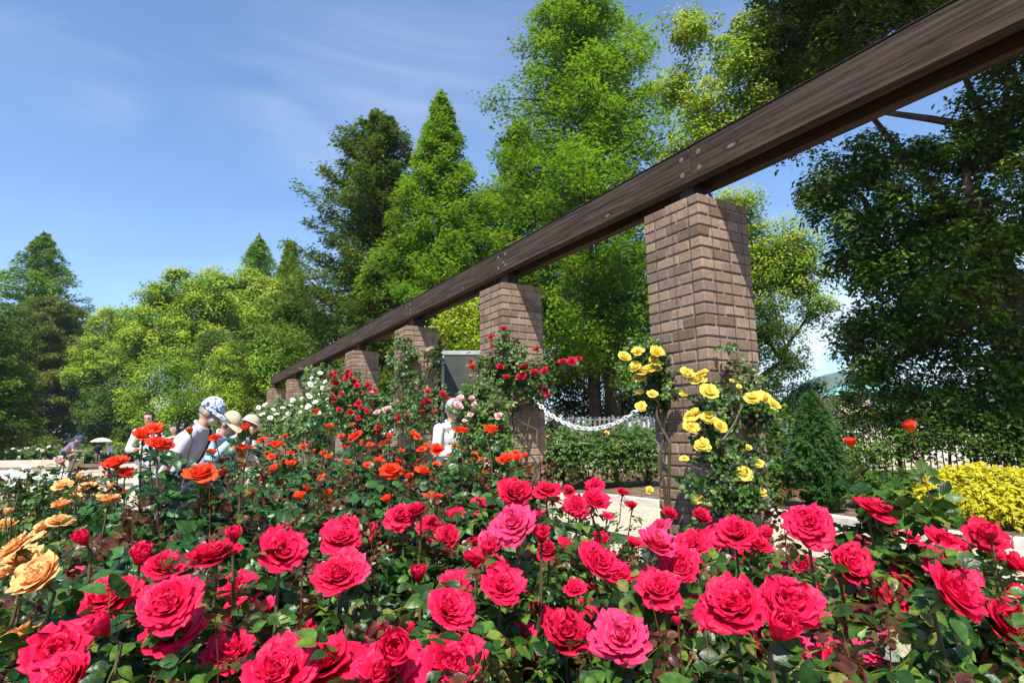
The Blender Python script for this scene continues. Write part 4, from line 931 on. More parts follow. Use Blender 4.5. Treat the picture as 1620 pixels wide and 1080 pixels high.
# ------------------------------------------------------------------ trees
def sub(v): return np.asarray(v, float)
def conifer(label, px, py, d, R_, z0, mat, size, nbr, per, rise=.25, droop=.2, power=.8, jit=.18, bark='bark', name='conifer_tree', cat='tree', group=None, tuft=.22, base_px=None, trunks=None, up=(0, -.2, 1), seed=None, flat=.5, point=1.3):
    top = at(px, py, d); H = top[2]; x0, y0 = top[0], top[1]; g0 = float(gz(x0, y0))
    o = empty(name, (x0, y0, g0), label, cat, group); H -= g0; z0 -= g0
    rg = np.random.default_rng(seed or int(px * 7 + py)); f = MB(); t = MB()
    for (dx, r0) in (trunks or [(0, .012 * H + .05)]):
        tz = np.linspace(0, 1, 9)[:, None]; sway = rg.normal(0, .06, (9, 3)) * [1, 1, 0]
        t.tube(np.array([dx, 0, 0]) * (1 - tz) + np.array([0, 0, H * .985]) * tz + sway * tz, r0 * (1.05 - tz[:, 0]) + .01, 9)
    Pl = []; Hl = []
    for k in range(nbr):
        tt = ((k + .5) / nbr) ** .82; z = z0 + (H - z0) * tt
        a = k * 2.39996 + rg.normal(0, .3)
        L_ = R_ * ((1 - tt) ** power * (1 + .0) + .03) * max(.35, 1 + rg.normal(0, jit))
        if tt < .12: L_ *= .75 + 2 * tt
        dirh = np.array([cos(a), sin(a), 0]); s = np.linspace(0, 1, 6)[:, None]
        br = np.array([0, 0, z - rise * L_ * .6]) + dirh * L_ * s + np.array([0, 0, 1.]) * (rise * L_ * s * 1.6 - droop * L_ * s ** 2)
        br = br + rg.normal(0, .03, br.shape) * s * L_ * .5
        br[:, 2] = np.clip(br[:, 2], .1, np.maximum(.1, H - point * np.hypot(br[:, 0], br[:, 1])))
        t.tube(br, np.linspace(.012 + .012 * L_, .004, 6), 5, cap=False)
        m = max(3, int(per * (.25 + L_ / R_))); nt_ = max(2, int(L_ / tuft * 1.5)); nl = 2 if L_ > 3 * tuft else 1
        K = nt_ * (1 + nl); tk = (np.arange(K) % nt_ + .6 + rg.uniform(-.3, .3, K)) / nt_ * .95 + .06; tk = np.clip(tk, .1, 1.02)
        i = np.clip((tk * 5).astype(int), 0, 4); fr = (tk * 5 - i)[:, None]; c = br[i] * (1 - fr) + br[i + 1] * fr
        side = np.array([-dirh[1], dirh[0], 0]); c = c + (rg.uniform(-1, 1, K) * L_ * .36 * (1.15 - tk))[:, None] * side + rg.normal(0, .25, (K, 3)) * tuft
        pk = rg.integers(0, K, m); P = c[pk] + rg.normal(0, .5, (m, 3)) * tuft * min(1, .3 + 1.6 * L_ / R_) * [1, 1, flat]
        Pl.append(P); Hl.append(dirh + rg.normal(0, .45, (m, 3)) - np.array([0, 0, .15]))
    P = np.concatenate(Pl); Hd = np.concatenate(Hl); n = len(P)
    rh = np.hypot(P[:, 0], P[:, 1]); kp = P[:, 2] < H + .1 - point * rh + rg.normal(0, .12, n) + .25 * np.sin(np.arctan2(P[:, 1], P[:, 0]) * 5 + P[:, 2] * 2.2) * np.minimum(1, rh / 1.2); P = P[kp]; Hd = Hd[kp]; n = len(P); P[:, 2] = np.clip(P[:, 2], .1, H + .15)
    f.add(*scatter(SPRAY, P, rotmats(n, up, .45, rg, Hd), size * rg.uniform(.55, 1.2, n)))
    # the leader tip
    m = 14; f.add(*scatter(KITE, np.stack([rg.normal(0, .03, m), rg.normal(0, .03, m), H - rg.random(m) * .5], -1), rotmats(m, (0, 0, 1), .6, rg, rg.normal(0, .3, (m, 3)) + [0, 0, 1]), size * rg.uniform(.5, 1, m)))
    t.build('trunk', M['bark' if bark == 'bark' else bark], o, True); f.build('crown', M[mat], o)
    return o
def broad(label, lobes, foot, mat, size, cr=.45, per=70, cov=1.0, new=None, newp=.5, name='broadleaf_tree', cat='tree', group=None, tr=.16, bark='bark', fill=.35, proto=KITE, up=(0, -.25, 1), spread=.5, seed=None, limbs=None, parts=('trunk', 'crown'), flat=.92, fork=None):
    """lobes: (px, py, rx px, ry px, depth); foot: (px, depth) of the trunk base"""
    cov *= 1.45; per = int(per * 1.15)
    fx = at(foot[0], 690, foot[1]); g0 = float(gz(fx[0], fx[1])); base = np.array([fx[0], fx[1], g0])
    o = empty(name, base, label, cat, group); rg = np.random.default_rng(seed or int(foot[0] * 3 + foot[1] * 17)); f = MB(); t = MB()
    cs = []; allc = []
    for lb in lobes:
        if lb[0] == 'w': c = np.array(lb[1:4]) - base; rx_, rz_ = lb[4:6]
        else: px, py, rx, ry, d = lb; c = at(px, py, d) - base; rx_, rz_ = rx * d / F, ry * d / F
        ry_ = (rx_ + rz_) / 2 * .9; cs.append(c)
        area = 4 * PI * ((rx_ * rz_ + rx_ * ry_ + ry_ * rz_) / 3); n = max(4, int(cov * area / (cr * cr * 1.7)))
        u = rg.normal(0, 1, (n, 3)); u /= np.linalg.norm(u, axis=1)[:, None]
        rr = np.where(rg.random(n) < fill, rg.uniform(.3, .8, n), rg.normal(.97, .09, n))[:, None]
        C = c + u * rr * np.array([rx_, ry_, rz_]); C[:, 2] = np.maximum(C[:, 2], .15); allc.append(C)
    C = np.concatenate(allc); nc = len(C); k = rg.integers(int(per * .5), int(per * 1.4) + 1, nc)
    idx = np.repeat(np.arange(nc), k); crr = (cr * rg.uniform(.6, 1.3, nc))[idx][:, None]
    off = rg.normal(0, 1, (len(idx), 3)); off /= np.linalg.norm(off, axis=1)[:, None]; off[:, 2] = np.where((off[:, 2] < -.2) & (rg.random(len(idx)) < .5), -off[:, 2], off[:, 2]); off *= (rg.uniform(.15, 1.1, (len(idx), 1)) ** .55); P = C[idx] + off * crr * np.array([1, 1, flat])
    P[:, 2] = np.maximum(P[:, 2], .05)
    zup = off * [1, 1, .6] + np.array(up); R = rotmats(len(P), zup, spread, rg); S = size * rg.uniform(.6, 1.2, len(P))
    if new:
        lit = (off[:, 2] + rg.normal(0, .2, len(P)) > .15) & ((rg.random(nc) < newp)[idx])  # clump tops take the paler leaf: new growth plus painted sunlight
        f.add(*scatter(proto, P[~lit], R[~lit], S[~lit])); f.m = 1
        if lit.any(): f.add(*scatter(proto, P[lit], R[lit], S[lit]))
    else: f.add(*scatter(proto, P, R, S))
    top = np.mean(cs, axis=0); zf = min(c[2] for c in cs) * .75 if fork is None else fork
    crown0 = np.array([top[0] * .25, top[1] * .25, max(.3, zf)])
    if tr > 0:
        t.tube(arc((0, 0, -.05), crown0, rg, .05, k=6), np.linspace(tr * 1.15, tr * .8, 6), 10)
        nodes = [crown0]; pathl = [0.0]; mx_ = max(np.linalg.norm(c - crown0) for c in cs) + 1e-6
        for c in sorted(cs, key=lambda q: np.linalg.norm(q - crown0)):
            j_ = int(np.argmin([np.linalg.norm(c - q) + .55 * pl_ for q, pl_ in zip(nodes, pathl)])); ln_ = np.linalg.norm(c - nodes[j_])
            r0_ = tr * .62 * math.exp(-1.5 * pathl[j_] / mx_); r1_ = tr * .62 * math.exp(-1.5 * (pathl[j_] + ln_) / mx_) * .7
            t.tube(arc(nodes[j_], c, rg, .12 * ln_, k=8), np.linspace(r0_, r1_, 8), 7); nodes.append(c); pathl.append(pathl[j_] + ln_)
            near = C[np.argsort(((C - c) ** 2).sum(1))][: 14 if tr > .1 else 6]
            for q in near: t.tube(arc(c, q, rg, .15, k=5), np.linspace(r1_ * .6, .005, 5), 5, cap=False)
    for (pts, r0, r1) in (limbs or []):
        q = np.array([at(*p) - base for p in pts]); t.tube(q, np.linspace(r0, r1, len(q)), 8)
    if t.n: t.build(parts[0], M[bark], o, True)
    f.build(parts[1], [M[mat]] + ([M[new]] if new else []), o)
    return o

BT = 'trees closing the far side of the garden'
conifer('giant bright green dawn redwood in the centre, its tip cut by the top edge', 915, -45, 20, 4.6, 3.2, 'meta', .17, 170, 760, .35, .3, .5, .2, tuft=.42, point=1.1, trunks=[(0, .22), (.62, .20)], seed=5, flat=.8)
conifer('slimmer bright green redwood against the left flank of the giant one', 818, 190, 22, 3.0, 3.0, 'meta', .16, 130, 380, .35, .3, .7, .2, tuft=.3, flat=.8)
conifer('bright green pointed redwood between the dark conifer and the giant one', 699, 143, 19.5, 3.1, 2.6, 'meta', .14, 170, 600, .3, .25, .85, .14, tuft=.28, flat=.8, point=2.6)
conifer('tall dark ragged conifer left of the pointed green redwood', 600, 178, 21, 3.4, 1.5, 'cedar', .16, 170, 620, .55, .25, .6, .2, tuft=.26, flat=.7, point=.75)
conifer('smaller dark conifer at the foot of the ragged one', 592, 420, 18.5, 1.9, 1.5, 'cedar', .13, 90, 260, .4, .25, .7, .2, tuft=.2)
conifer('small distant redwood tip, left one of the pair above the round trees', 411, 372, 46, 3.6, 4, 'meta_far', .28, 100, 300, .3, .2, .62, .15, tuft=.4, flat=.8, point=1.9)
conifer('small distant redwood tip, right one of the pair above the round trees', 461, 380, 43, 3.2, 4, 'meta_far', .28, 100, 300, .3, .2, .8, .15, tuft=.35, flat=.8, point=2.8)
conifer('broad pointed green tree rising highest at the left edge', 71, 368, 58, 7.8, 5, 'meta_far', .36, 120, 420, .35, .25, .8, .28, tuft=.5, flat=.8, point=1.35)
conifer('wide brownish cypress with bare twigs showing, in front of the left edge trees', 84, 470, 51, 6.6, .6, 'brownfir', .30, 170, 520, .25, .3, .42, .16, tuft=.4, point=.42, bark='bark_grey')
conifer('dark conifer cut by the left edge', -25, 480, 27, 2.6, .6, 'cedar', .18, 100, 300, .25, .3, .5, .15, tuft=.3, point=.6)
conifer('dark feathery conifer behind the far end of the beam', 468, 455, 24, 3.0, 1, 'cedar', .17, 110, 400, .3, .25, .5, .2, tuft=.3, point=.6)

broad('yellow tipped camphor tree behind the brownish cypress', [(185, 515, 38, 28, 47), (165, 560, 34, 30, 47), (205, 570, 40, 34, 46), (140, 590, 30, 30, 46)], (196, 47), 'camph', .19, .62, 120, 1.1, 'camph_new_lit', .95, group=BT)
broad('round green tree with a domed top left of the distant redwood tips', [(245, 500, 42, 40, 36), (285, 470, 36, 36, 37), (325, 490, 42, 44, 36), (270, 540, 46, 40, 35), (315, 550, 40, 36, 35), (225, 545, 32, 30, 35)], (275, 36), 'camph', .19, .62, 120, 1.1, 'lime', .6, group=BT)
broad('pale green flat topped tree below the distant redwood tips', [(345, 462, 40, 26, 41), (390, 458, 42, 24, 41), (430, 478, 36, 30, 40), (370, 500, 44, 30, 40), (415, 520, 44, 34, 39)], (385, 41), 'camph', .21, .68, 120, 1.1, 'camph_new_lit', .7, group=BT)
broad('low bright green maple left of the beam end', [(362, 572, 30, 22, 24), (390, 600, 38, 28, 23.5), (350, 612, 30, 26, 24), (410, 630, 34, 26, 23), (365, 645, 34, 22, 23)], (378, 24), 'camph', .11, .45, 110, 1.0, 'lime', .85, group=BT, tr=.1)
broad('mid green tree with a pale trunk behind the couple', [(270, 590, 40, 34, 28), (300, 640, 44, 34, 27), (235, 630, 40, 34, 28), (265, 670, 46, 24, 27), (330, 670, 34, 22, 27)], (292, 28), 'camph', .125, .5, 110, 1.0, 'lime', .35, group=BT, bark='bark_grey')
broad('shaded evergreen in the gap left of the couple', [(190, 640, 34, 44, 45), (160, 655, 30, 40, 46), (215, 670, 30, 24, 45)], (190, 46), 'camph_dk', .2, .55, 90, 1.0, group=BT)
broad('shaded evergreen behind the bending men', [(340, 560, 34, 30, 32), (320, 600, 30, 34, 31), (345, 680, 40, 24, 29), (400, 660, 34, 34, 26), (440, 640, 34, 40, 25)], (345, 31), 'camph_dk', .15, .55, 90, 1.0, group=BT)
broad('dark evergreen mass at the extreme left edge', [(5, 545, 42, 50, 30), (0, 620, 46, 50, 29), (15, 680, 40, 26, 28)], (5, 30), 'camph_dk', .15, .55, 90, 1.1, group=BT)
broad('dense deep green tree just above the far end of the beam', [(440, 545, 34, 34, 22), (480, 570, 40, 34, 21), (430, 590, 28, 28, 21), (520, 585, 34, 28, 20), (470, 620, 40, 24, 20)], (465, 21), 'camph', .12, .42, 90, 1.1, 'camph', .3, group=BT)
broad('green tree seen through the gap between third and fourth piers', [(590, 590, 40, 40, 19), (610, 540, 34, 34, 19), (560, 640, 44, 34, 18), (620, 640, 40, 40, 18)], (600, 19), 'camph', .12, .4, 60, 1.0, 'lime', .2, group=BT)
broad('lime yellow tree in the gap between the third and second piers', [(735, 500, 26, 34, 15), (725, 470, 20, 18, 15.5), (748, 540, 20, 26, 15), (700, 520, 14, 20, 16)], (735, 15.5), 'lime', .095, .3, 60, 1.1, 'lime', .5, group=BT, tr=.08)
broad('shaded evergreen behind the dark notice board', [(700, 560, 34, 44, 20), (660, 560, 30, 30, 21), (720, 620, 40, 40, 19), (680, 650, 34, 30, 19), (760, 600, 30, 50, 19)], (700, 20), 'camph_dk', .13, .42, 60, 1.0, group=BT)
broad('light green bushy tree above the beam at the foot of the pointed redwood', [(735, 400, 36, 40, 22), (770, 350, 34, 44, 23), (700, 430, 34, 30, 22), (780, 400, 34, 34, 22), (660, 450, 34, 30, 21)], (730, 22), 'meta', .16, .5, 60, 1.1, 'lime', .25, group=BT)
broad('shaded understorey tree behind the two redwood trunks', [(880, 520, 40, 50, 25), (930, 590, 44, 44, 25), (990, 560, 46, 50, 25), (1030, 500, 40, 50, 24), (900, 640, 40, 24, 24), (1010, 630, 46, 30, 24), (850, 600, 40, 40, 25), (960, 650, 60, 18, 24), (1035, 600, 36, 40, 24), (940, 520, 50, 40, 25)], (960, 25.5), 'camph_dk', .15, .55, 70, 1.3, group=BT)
broad('feathery low boughs hanging in front of the redwood trunks', [(905, 470, 34, 40, 18), (960, 440, 44, 40, 18), (1010, 440, 30, 50, 18), (930, 560, 22, 30, 18), (985, 600, 26, 20, 18), (1000, 520, 28, 34, 18)], (985, 19), 'meta', .12, .4, 70, .75, 'meta', .4, group=BT, tr=.07)
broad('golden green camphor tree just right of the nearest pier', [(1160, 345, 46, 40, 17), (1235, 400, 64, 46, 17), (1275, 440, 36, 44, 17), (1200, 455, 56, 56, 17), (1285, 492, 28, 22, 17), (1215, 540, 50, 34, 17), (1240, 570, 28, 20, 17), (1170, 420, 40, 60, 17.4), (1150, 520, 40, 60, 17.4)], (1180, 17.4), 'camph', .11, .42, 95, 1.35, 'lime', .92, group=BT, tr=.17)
broad('low green tree left of the distant hill', [(1218, 612, 28, 20, 16), (1195, 640, 30, 24, 15), (1240, 650, 20, 24, 14.5)], (1215, 16), 'camph', .10, .34, 60, 1.0, 'lime', .2, group=BT, tr=.07)
broad('dark rounded tree below the distant hill', [(1275, 622, 32, 14, 19), (1262, 640, 30, 16, 19)], (1270, 19), 'camph_dk', .12, .36, 60, 1.1, group=BT, tr=.08)
RT = 'big overhanging trees on the right'
broad('huge camphor tree whose sunlit left flank rises above the timber beam',
      [(1250, 200, 50, 50, 12), (1250, 70, 80, 70, 11.6), (1320, 110, 76, 70, 11.4), (1370, 20, 90, 70, 11), (1470, -10, 90, 60, 10.8), (1290, -30, 100, 60, 11), (1230, 130, 40, 60, 12)],
      (1640, 14), 'camph_dk', .115, .36, 85, 1.15, 'camph_new_lit', .6, group=RT, tr=.24, seed=8, fork=6)
broad('pale yellow green camphor crown, sunlight put into its colour, between giant redwood and beam', [(1118, 180, 42, 48, 11.6), (1105, 55, 32, 36, 11.8), (1078, 30, 20, 20, 12), (1165, 110, 56, 50, 11.3), (1150, 225, 56, 34, 11.4), (1210, 180, 44, 44, 11.3), (1090, 255, 44, 34, 12), (1080, 140, 24, 36, 12.2), (1190, 60, 36, 40, 11.4)], (1180, 12.6), 'camph', .10, .34, 95, 1.1, 'camph_new_lit', .85, group=RT, tr=.10, seed=21, fork=4.6)  # sunlit flank of the big crown, its brightness put into paler leaves
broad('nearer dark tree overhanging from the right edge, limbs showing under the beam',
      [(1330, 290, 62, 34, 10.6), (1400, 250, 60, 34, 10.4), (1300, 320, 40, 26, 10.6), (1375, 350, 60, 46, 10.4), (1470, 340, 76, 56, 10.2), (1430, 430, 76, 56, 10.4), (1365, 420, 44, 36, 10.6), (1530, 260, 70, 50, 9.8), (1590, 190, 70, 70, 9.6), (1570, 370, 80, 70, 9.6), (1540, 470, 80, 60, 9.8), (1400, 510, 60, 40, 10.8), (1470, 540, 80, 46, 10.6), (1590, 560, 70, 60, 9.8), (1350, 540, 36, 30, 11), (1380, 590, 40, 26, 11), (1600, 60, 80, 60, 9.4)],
      (1700, 9.4), 'camph_dk', .115, .34, 85, 1.15, 'camph', .22, group=RT, tr=.28, seed=4, fork=3.2,
      limbs=[([(1700, 240, 9.4), (1620, 214, 9.6), (1540, 200, 9.8), (1470, 188, 10), (1400, 178, 10.2)], .10, .05), ([(1600, 215, 9.6), (1550, 180, 9.7), (1530, 130, 9.8), (1515, 90, 9.8)], .07, .04), ([(1700, 300, 9.4), (1560, 240, 9.8), (1450, 240, 10.2), (1380, 258, 10.4), (1290, 300, 10.6)], .06, .015), ([(1700, 480, 9.4), (1600, 440, 9.6), (1500, 430, 10), (1400, 470, 10.4)], .08, .02)])
broad('added canopy shading the dark tree from the camera side, cut by the top right corner', [(1500, -150, 190, 80, 8.6), (1700, -60, 150, 120, 8.4), (1750, 150, 120, 120, 8.6), (1330, -160, 150, 70, 9.4), (1680, 300, 70, 100, 8.8), ('w', 6.6, 6.3, 7.9, 1.3, .8), ('w', 8.4, 5.6, 7.8, 1.5, 1.0), ('w', 10.2, 6.5, 8.0, 1.6, 1.1), ('w', 7.4, 7.8, 9.0, 1.6, .9), ('w', 9.4, 8.2, 9.4, 1.6, 1.0), ('w', 6.2, 8.6, 9.6, 1.3, .8), ('w', 11.0, 4.8, 6.6, 1.4, 1.0)], (1800, 9.4), 'camph_dk', .10, .36, 85, .75, 'camph', .2, group=RT, tr=.2, seed=14, fork=4)  # lobes above and beside the frame, added to shade the trees behind
SH = 'evergreen shrubs in front of the right fence'
for (lab, lobes, ft) in [('thin evergreen shrub with open stems right of the green cone', [(1350, 640, 26, 34, 10.6), (1345, 690, 24, 24, 10.4), (1375, 735, 34, 22, 10)], (1352, 10.5)),
                         ('evergreen shrub with pale reflections on its leaves, in front of the building', [(1420, 620, 34, 30, 11), (1400, 665, 40, 26, 10.6), (1430, 710, 34, 20, 10.2)], (1415, 10.6)),
                         ('broad evergreen shrub above the golden bush', [(1480, 625, 50, 36, 10.6), (1520, 660, 56, 40, 10.2), (1480, 690, 40, 24, 10)], (1500, 10.4)),
                         ('evergreen shrub at the right edge above the golden bush', [(1590, 640, 50, 46, 10), (1570, 700, 56, 30, 9.6), (1620, 700, 40, 40, 9.4)], (1590, 9.8)),
                         ('low dark shrub between the nearest pier and the green cone', [(1225, 690, 26, 40, 9.6), (1215, 740, 26, 34, 9.2), (1245, 770, 24, 26, 9)], (1225, 9.4)),
                         ('low dark shrub in the shade right of the green cone', [(1350, 775, 36, 22, 9), (1400, 785, 40, 18, 8.8), (1450, 770, 34, 22, 8.8)], (1390, 9.0))]:
    broad(lab, lobes, ft, 'camph_dk', .085, .26, 60, 1.25, 'camph', .15, name='evergreen_shrub', cat='shrub', group=SH, tr=.03, parts=('stem', 'foliage'))
conifer('dense green cone shaped conifer shrub right of the nearest pier', 1283, 622, 8.6, .37, .05, 'thuja', .085, 260, 150, .9, .1, .72, .06, name='conical_shrub', cat='shrub', tuft=.06, up=(0, -.6, .6), flat=1.0, point=2.4)
broad('golden yellow feathery bush on the right behind the kerb', [(1530, 768, 46, 20, 7.3), (1500, 792, 36, 16, 7.2), (1570, 785, 50, 28, 7.1), (1605, 765, 40, 22, 7.2), (1620, 800, 44, 26, 6.9), (1550, 806, 34, 12, 7.0), (1480, 775, 22, 8, 7.3)], (1560, 7.3), 'golden', .075, .15, 70, 1.5, None, name='golden_shrub', cat='shrub', tr=.02, proto=SPRAY, up=(0, -.4, .9), parts=('stem', 'foliage'), fill=.15)
conifer('slender clipped column shrub by the couple, taller one', 200, 652, 45, .85, .2, 'lime', .16, 90, 60, .8, .1, .3, .08, name='columnar_shrub', cat='shrub', tuft=.12, flat=1)
conifer('slender clipped column shrub above the white parasol, shorter one', 159, 674, 46, .8, .1, 'lime', .16, 70, 50, .8, .1, .3, .08, name='columnar_shrub', cat='shrub', tuft=.12, flat=1)
broad('bright green grassy shrub behind the ladies in the distance', [(190, 702, 18, 10, 44.5), (215, 700, 16, 8, 45)], (200, 45), 'lime', .16, .4, 60, 1.2, name='low_shrub', cat='shrub', tr=0, parts=('stem', 'foliage'))
# hedge of peach and pink roses behind the pergola
hp = lambda x0, x1, y0, y1, n, w0=6, w1=10: [(random.uniform(x0, x1), random.uniform(y0, y1), random.uniform(w0, w1)) for _ in range(n)]
for i, (x, lab) in enumerate([(878, 'salmon rose bush next to the second pier, in the row behind the chain'), (925, 'salmon rose bush under the left trunk, in the row behind the chain'), (972, 'salmon rose bush under the right trunk, in the row behind the chain'), (1015, 'salmon rose bush beside the nearest pier, in the row behind the chain')]):
    far_bush(lab, x, 720, 12.4 + .2 * i, .54, 1.30, 'pink' if i % 2 else 'peach', hp(x - 26, x + 26, 684, 750, 13), 'rleaf_lt', 1500, 1.15, 4, 'salmon roses in the row behind the chain')
for i, (x, yy, lab) in enumerate([(20, 712, 'at the left edge above the wall'), (60, 708, 'above the left wall, second from the edge'), (95, 712, 'left of the stooping figure'), (142, 716, 'left of the parasol'), (188, 716, 'right of the two ladies'), (214, 714, 'left of the man with glasses')]):
    far_bush('distant rose bush ' + lab, x, yy, 42.5 + (i % 3), 1.0, 1.25, 'white' if i < 2 else 'pink', hp(x - 18, x + 18, yy - 14, yy + 10, 12, 4, 7), 'rleaf_lt', 700, 3.0, 2, 'distant rose bushes beyond the wall').location.z = -.5

# ------------------------------------------------------------------ built things at the back
def gpt(px, py):
    v = ray(px, py); t = -CAMZ / v[2]; return np.array([v[0] * t, v[1] * t, 0])
def box_thing(name, label, cat, parts, loc=(0, 0, 0), rz=0, group=None):
    o = empty(name, loc, label, cat, group); o.rotation_euler = (0, 0, rz)
    for nm, mat, boxes in parts:
        mb = MB()
        for lo, hi in boxes: mb.box(lo, hi, bev=.006)
        mb.build(nm, M[mat], o)
    return o
M['slate'] = plain('slate_panel', (.055, .065, .055), .75, .3, .2, 8, .45)
M['steel'] = plain('galvanised_steel', (.42, .43, .42), .45, .5, 0, 30, .15, .3)
M['blackmetal'] = plain('black_railing', (.02, .02, .02), .5)
M['greypaint'] = plain('faded_grey_paint', (.17, .17, .165), .7, .2, .1, 20, .25)
M['whitepaint'] = plain('white_paint', (.72, .72, .70), .6, .3, .1, 20, .12)
a = at(703, 684, 8.9)
o = box_thing('notice_board', 'dark slate notice board on posts between the third and second piers', 'notice board',
  [('panel', 'slate', [((-.0, -.03, .95), (.98, .03, 2.40))]), ('frame', 'steel', [((-.05, -.045, 2.403), (1.03, .045, 2.47)), ((-.05, -.045, .9), (1.03, .045, .947))]),
   ('post', 'steel', [((-.05, -.035, 0), (-.003, .035, 2.40))]), ('post', 'steel', [((.983, -.035, 0), (1.03, .035, 2.40))]), ('post', 'steel', [((.05, -.02, 0), (.09, .02, .897))])], (a[0], a[1], 0), .12)
# retaining wall and pale steps at left
o = box_thing('garden_wall', 'low pale concrete garden wall with a rounded cap at the left edge', 'wall', [('wall', 'conc', [((-8, 0, 0), (0, .35, .56))]), ('coping', 'tan', [((-8.0, -.05, .563), (.05, .42, .72))])], ((118 - 810) / F * 14.2, 14.2, 0), -.04)
o = box_thing('stone_steps', 'tan stone steps with a dark slot right of the garden wall', 'steps', [('upper_step', 'tan', [((0, .6, 0), (2.4, 2.6, .52))]), ('lower_step', 'tan', [((-.1, -.5, 0), (2.8, .597, .16))]), ('drain_slot', 'blackmetal', [((.25, .590, .22), (1.1, .598, .40))]), ('nosing', 'conc', [((-.12, -.56, .162), (2.82, -.40, .2))])], ((138 - 810) / F * 14.6, 14.6, 0), -.03)
# fences
def fence(label, x0, x1, y, z0, z1, mat, nposts, gap, w_, name='picket_fence', rz=0.0):
    o = empty(name, (x0, y, 0), label, 'fence'); o.rotation_euler = (0, 0, rz); L_ = x1 - x0
    mb = MB()
    for z in (z0 + .12, z1 - .1): mb.box((0, .012, z), (L_, .04, z + .05))
    mb.build('rails', M[mat], o)
    me = None; n = int(L_ / gap); mb = MB(); 
    for k in range(n): mb.box((k * gap, -.012, z0), (k * gap + w_, .009, z1))
    mb.build('slat_panel', M[mat], o)
    mb = MB(); mb.box((-.03, .043, 0), (.03, .10, z1 + .05)); me = mb.mesh('post', M[mat])
    for k in range(nposts): link('post', me, o, loc=(L_ * k / (nposts - 1), 0, 0))
    return o
fence('faded grey white slatted fence behind the redwood trunks', .6, 5.4, 17.5, .55, 1.62, 'greypaint', 5, .14, .07)
box_thing('low_wall', 'low wall under the grey white slatted fence', 'wall', [('wall', 'tan', [((0, 0, 0), (5.4, .25, .52))])], (.4, 17.62, 0))
fence('black metal railing behind the salmon roses', 2.3, 4.3, 14.6, .15, 1.22, 'blackmetal', 3, .11, .018, 'metal_railing')
fence('black metal fence behind the shrubs on the right', 6.5, 13.5, 12.2, .1, 1.45, 'blackmetal', 6, .12, .016, 'metal_railing', -.16)
box_thing('low_wall', 'sunlit pale wall glimpsed beyond the right railing', 'wall', [('wall', 'conc', [((0, 0, 0), (18, .3, 1.0))]), ('coping', 'whitepaint', [((0, -.05, 1.003), (18, .35, 1.1))])], (9, 21, 0), -.1)
sheet('road', [(6, 14.5), (30, 11), (40, 20), (12, 21)], .006, M['path'])
# far building
M['teal'] = plain('teal_roof', (.16, .42, .38), .6); M['cream'] = plain('cream_render', (.55, .42, .27), .8, .2, .1, 4, .1); M['glass'] = plain('window_glass', (.06, .08, .1), .1, .8)
a = at(1326, 640, 80); o = empty('apartment_building', (a[0], a[1], 0), 'cream building with a teal roof glimpsed through the right trees', 'building'); o.rotation_euler = (0, 0, -.25)
mb = MB(); mb.box((0, 0, 0), (13, 9, 5.5)); mb.build('wall', M['cream'], o)
mb = MB(); v = [[-.5, -.6, 5.55], [13.5, -.6, 5.55], [13.5, 9.6, 5.55], [-.5, 9.6, 5.55], [1.5, 4, 7.0], [11.5, 4, 7.0], [11.5, 5, 7.0], [1.5, 5, 7.0]]
mb.add(v, [[0, 3, 2, 1], [0, 1, 5, 4], [1, 2, 6, 5], [2, 3, 7, 6], [3, 0, 4, 7], [4, 5, 6, 7]]); mb.build('roof', M['teal'], o)
for fl in (0, 1):
    for k in range(4):
        mb = MB(); x = .7 + k * 3.1; z = .9 + fl * 2.6; mb.box((x, -.05, z), (x + 2.1, -.004, z + 1.5)); w_ = mb.build('window', M['whitepaint'], o)
        mb = MB(); mb.box((x + .08, -.07, z + .08), (x + 1.0, -.053, z + 1.42)); mb.box((x + 1.1, -.07, z + .08), (x + 2.02, -.053, z + 1.42)); mb.build('pane', M['glass'], w_)
    mb = MB(); mb.box((0, -1.1, .3 + fl * 2.6), (13, -.08, .42 + fl * 2.6)); mb.box((0, -1.1, .423 + fl * 2.6), (13, -1.04, 1.0 + fl * 2.6)); mb.build('balcony', M['cream'], o)
# hills
M['hill'] = plain('wooded_hill', (.055, .085, .05), .95, .1, .8, .05, .4)
hx = np.linspace(-1500, 1500, 121); hy = np.linspace(750, 1350, 17); X, Y = np.meshgrid(hx, hy)
rg = np.random.default_rng(2)
prof = lambda x: 10 + 76 * np.exp(-((x - 530) / 95) ** 2) + 50 * np.exp(-((x - 690) / 110) ** 2) + 12 * np.exp(-((x + 500) / 400) ** 2) + 3 * np.sin(x / 37) + 2 * np.sin(x / 13 + 1)
Z = prof(X) * np.exp(-((Y - 950) / 170) ** 2) + rg.normal(0, .9, X.shape) - 3
nx = len(hx); ii, jj = np.meshgrid(np.arange(nx - 1), np.arange(len(hy) - 1)); b0 = (jj * nx + ii).ravel()
tag(link('hills', mesh_np('hills', np.stack([X, Y, Z], -1).reshape(-1, 3), [np.stack([b0, b0 + 1, b0 + nx + 1, b0 + nx], -1)], M['hill'], True)), kind='structure')

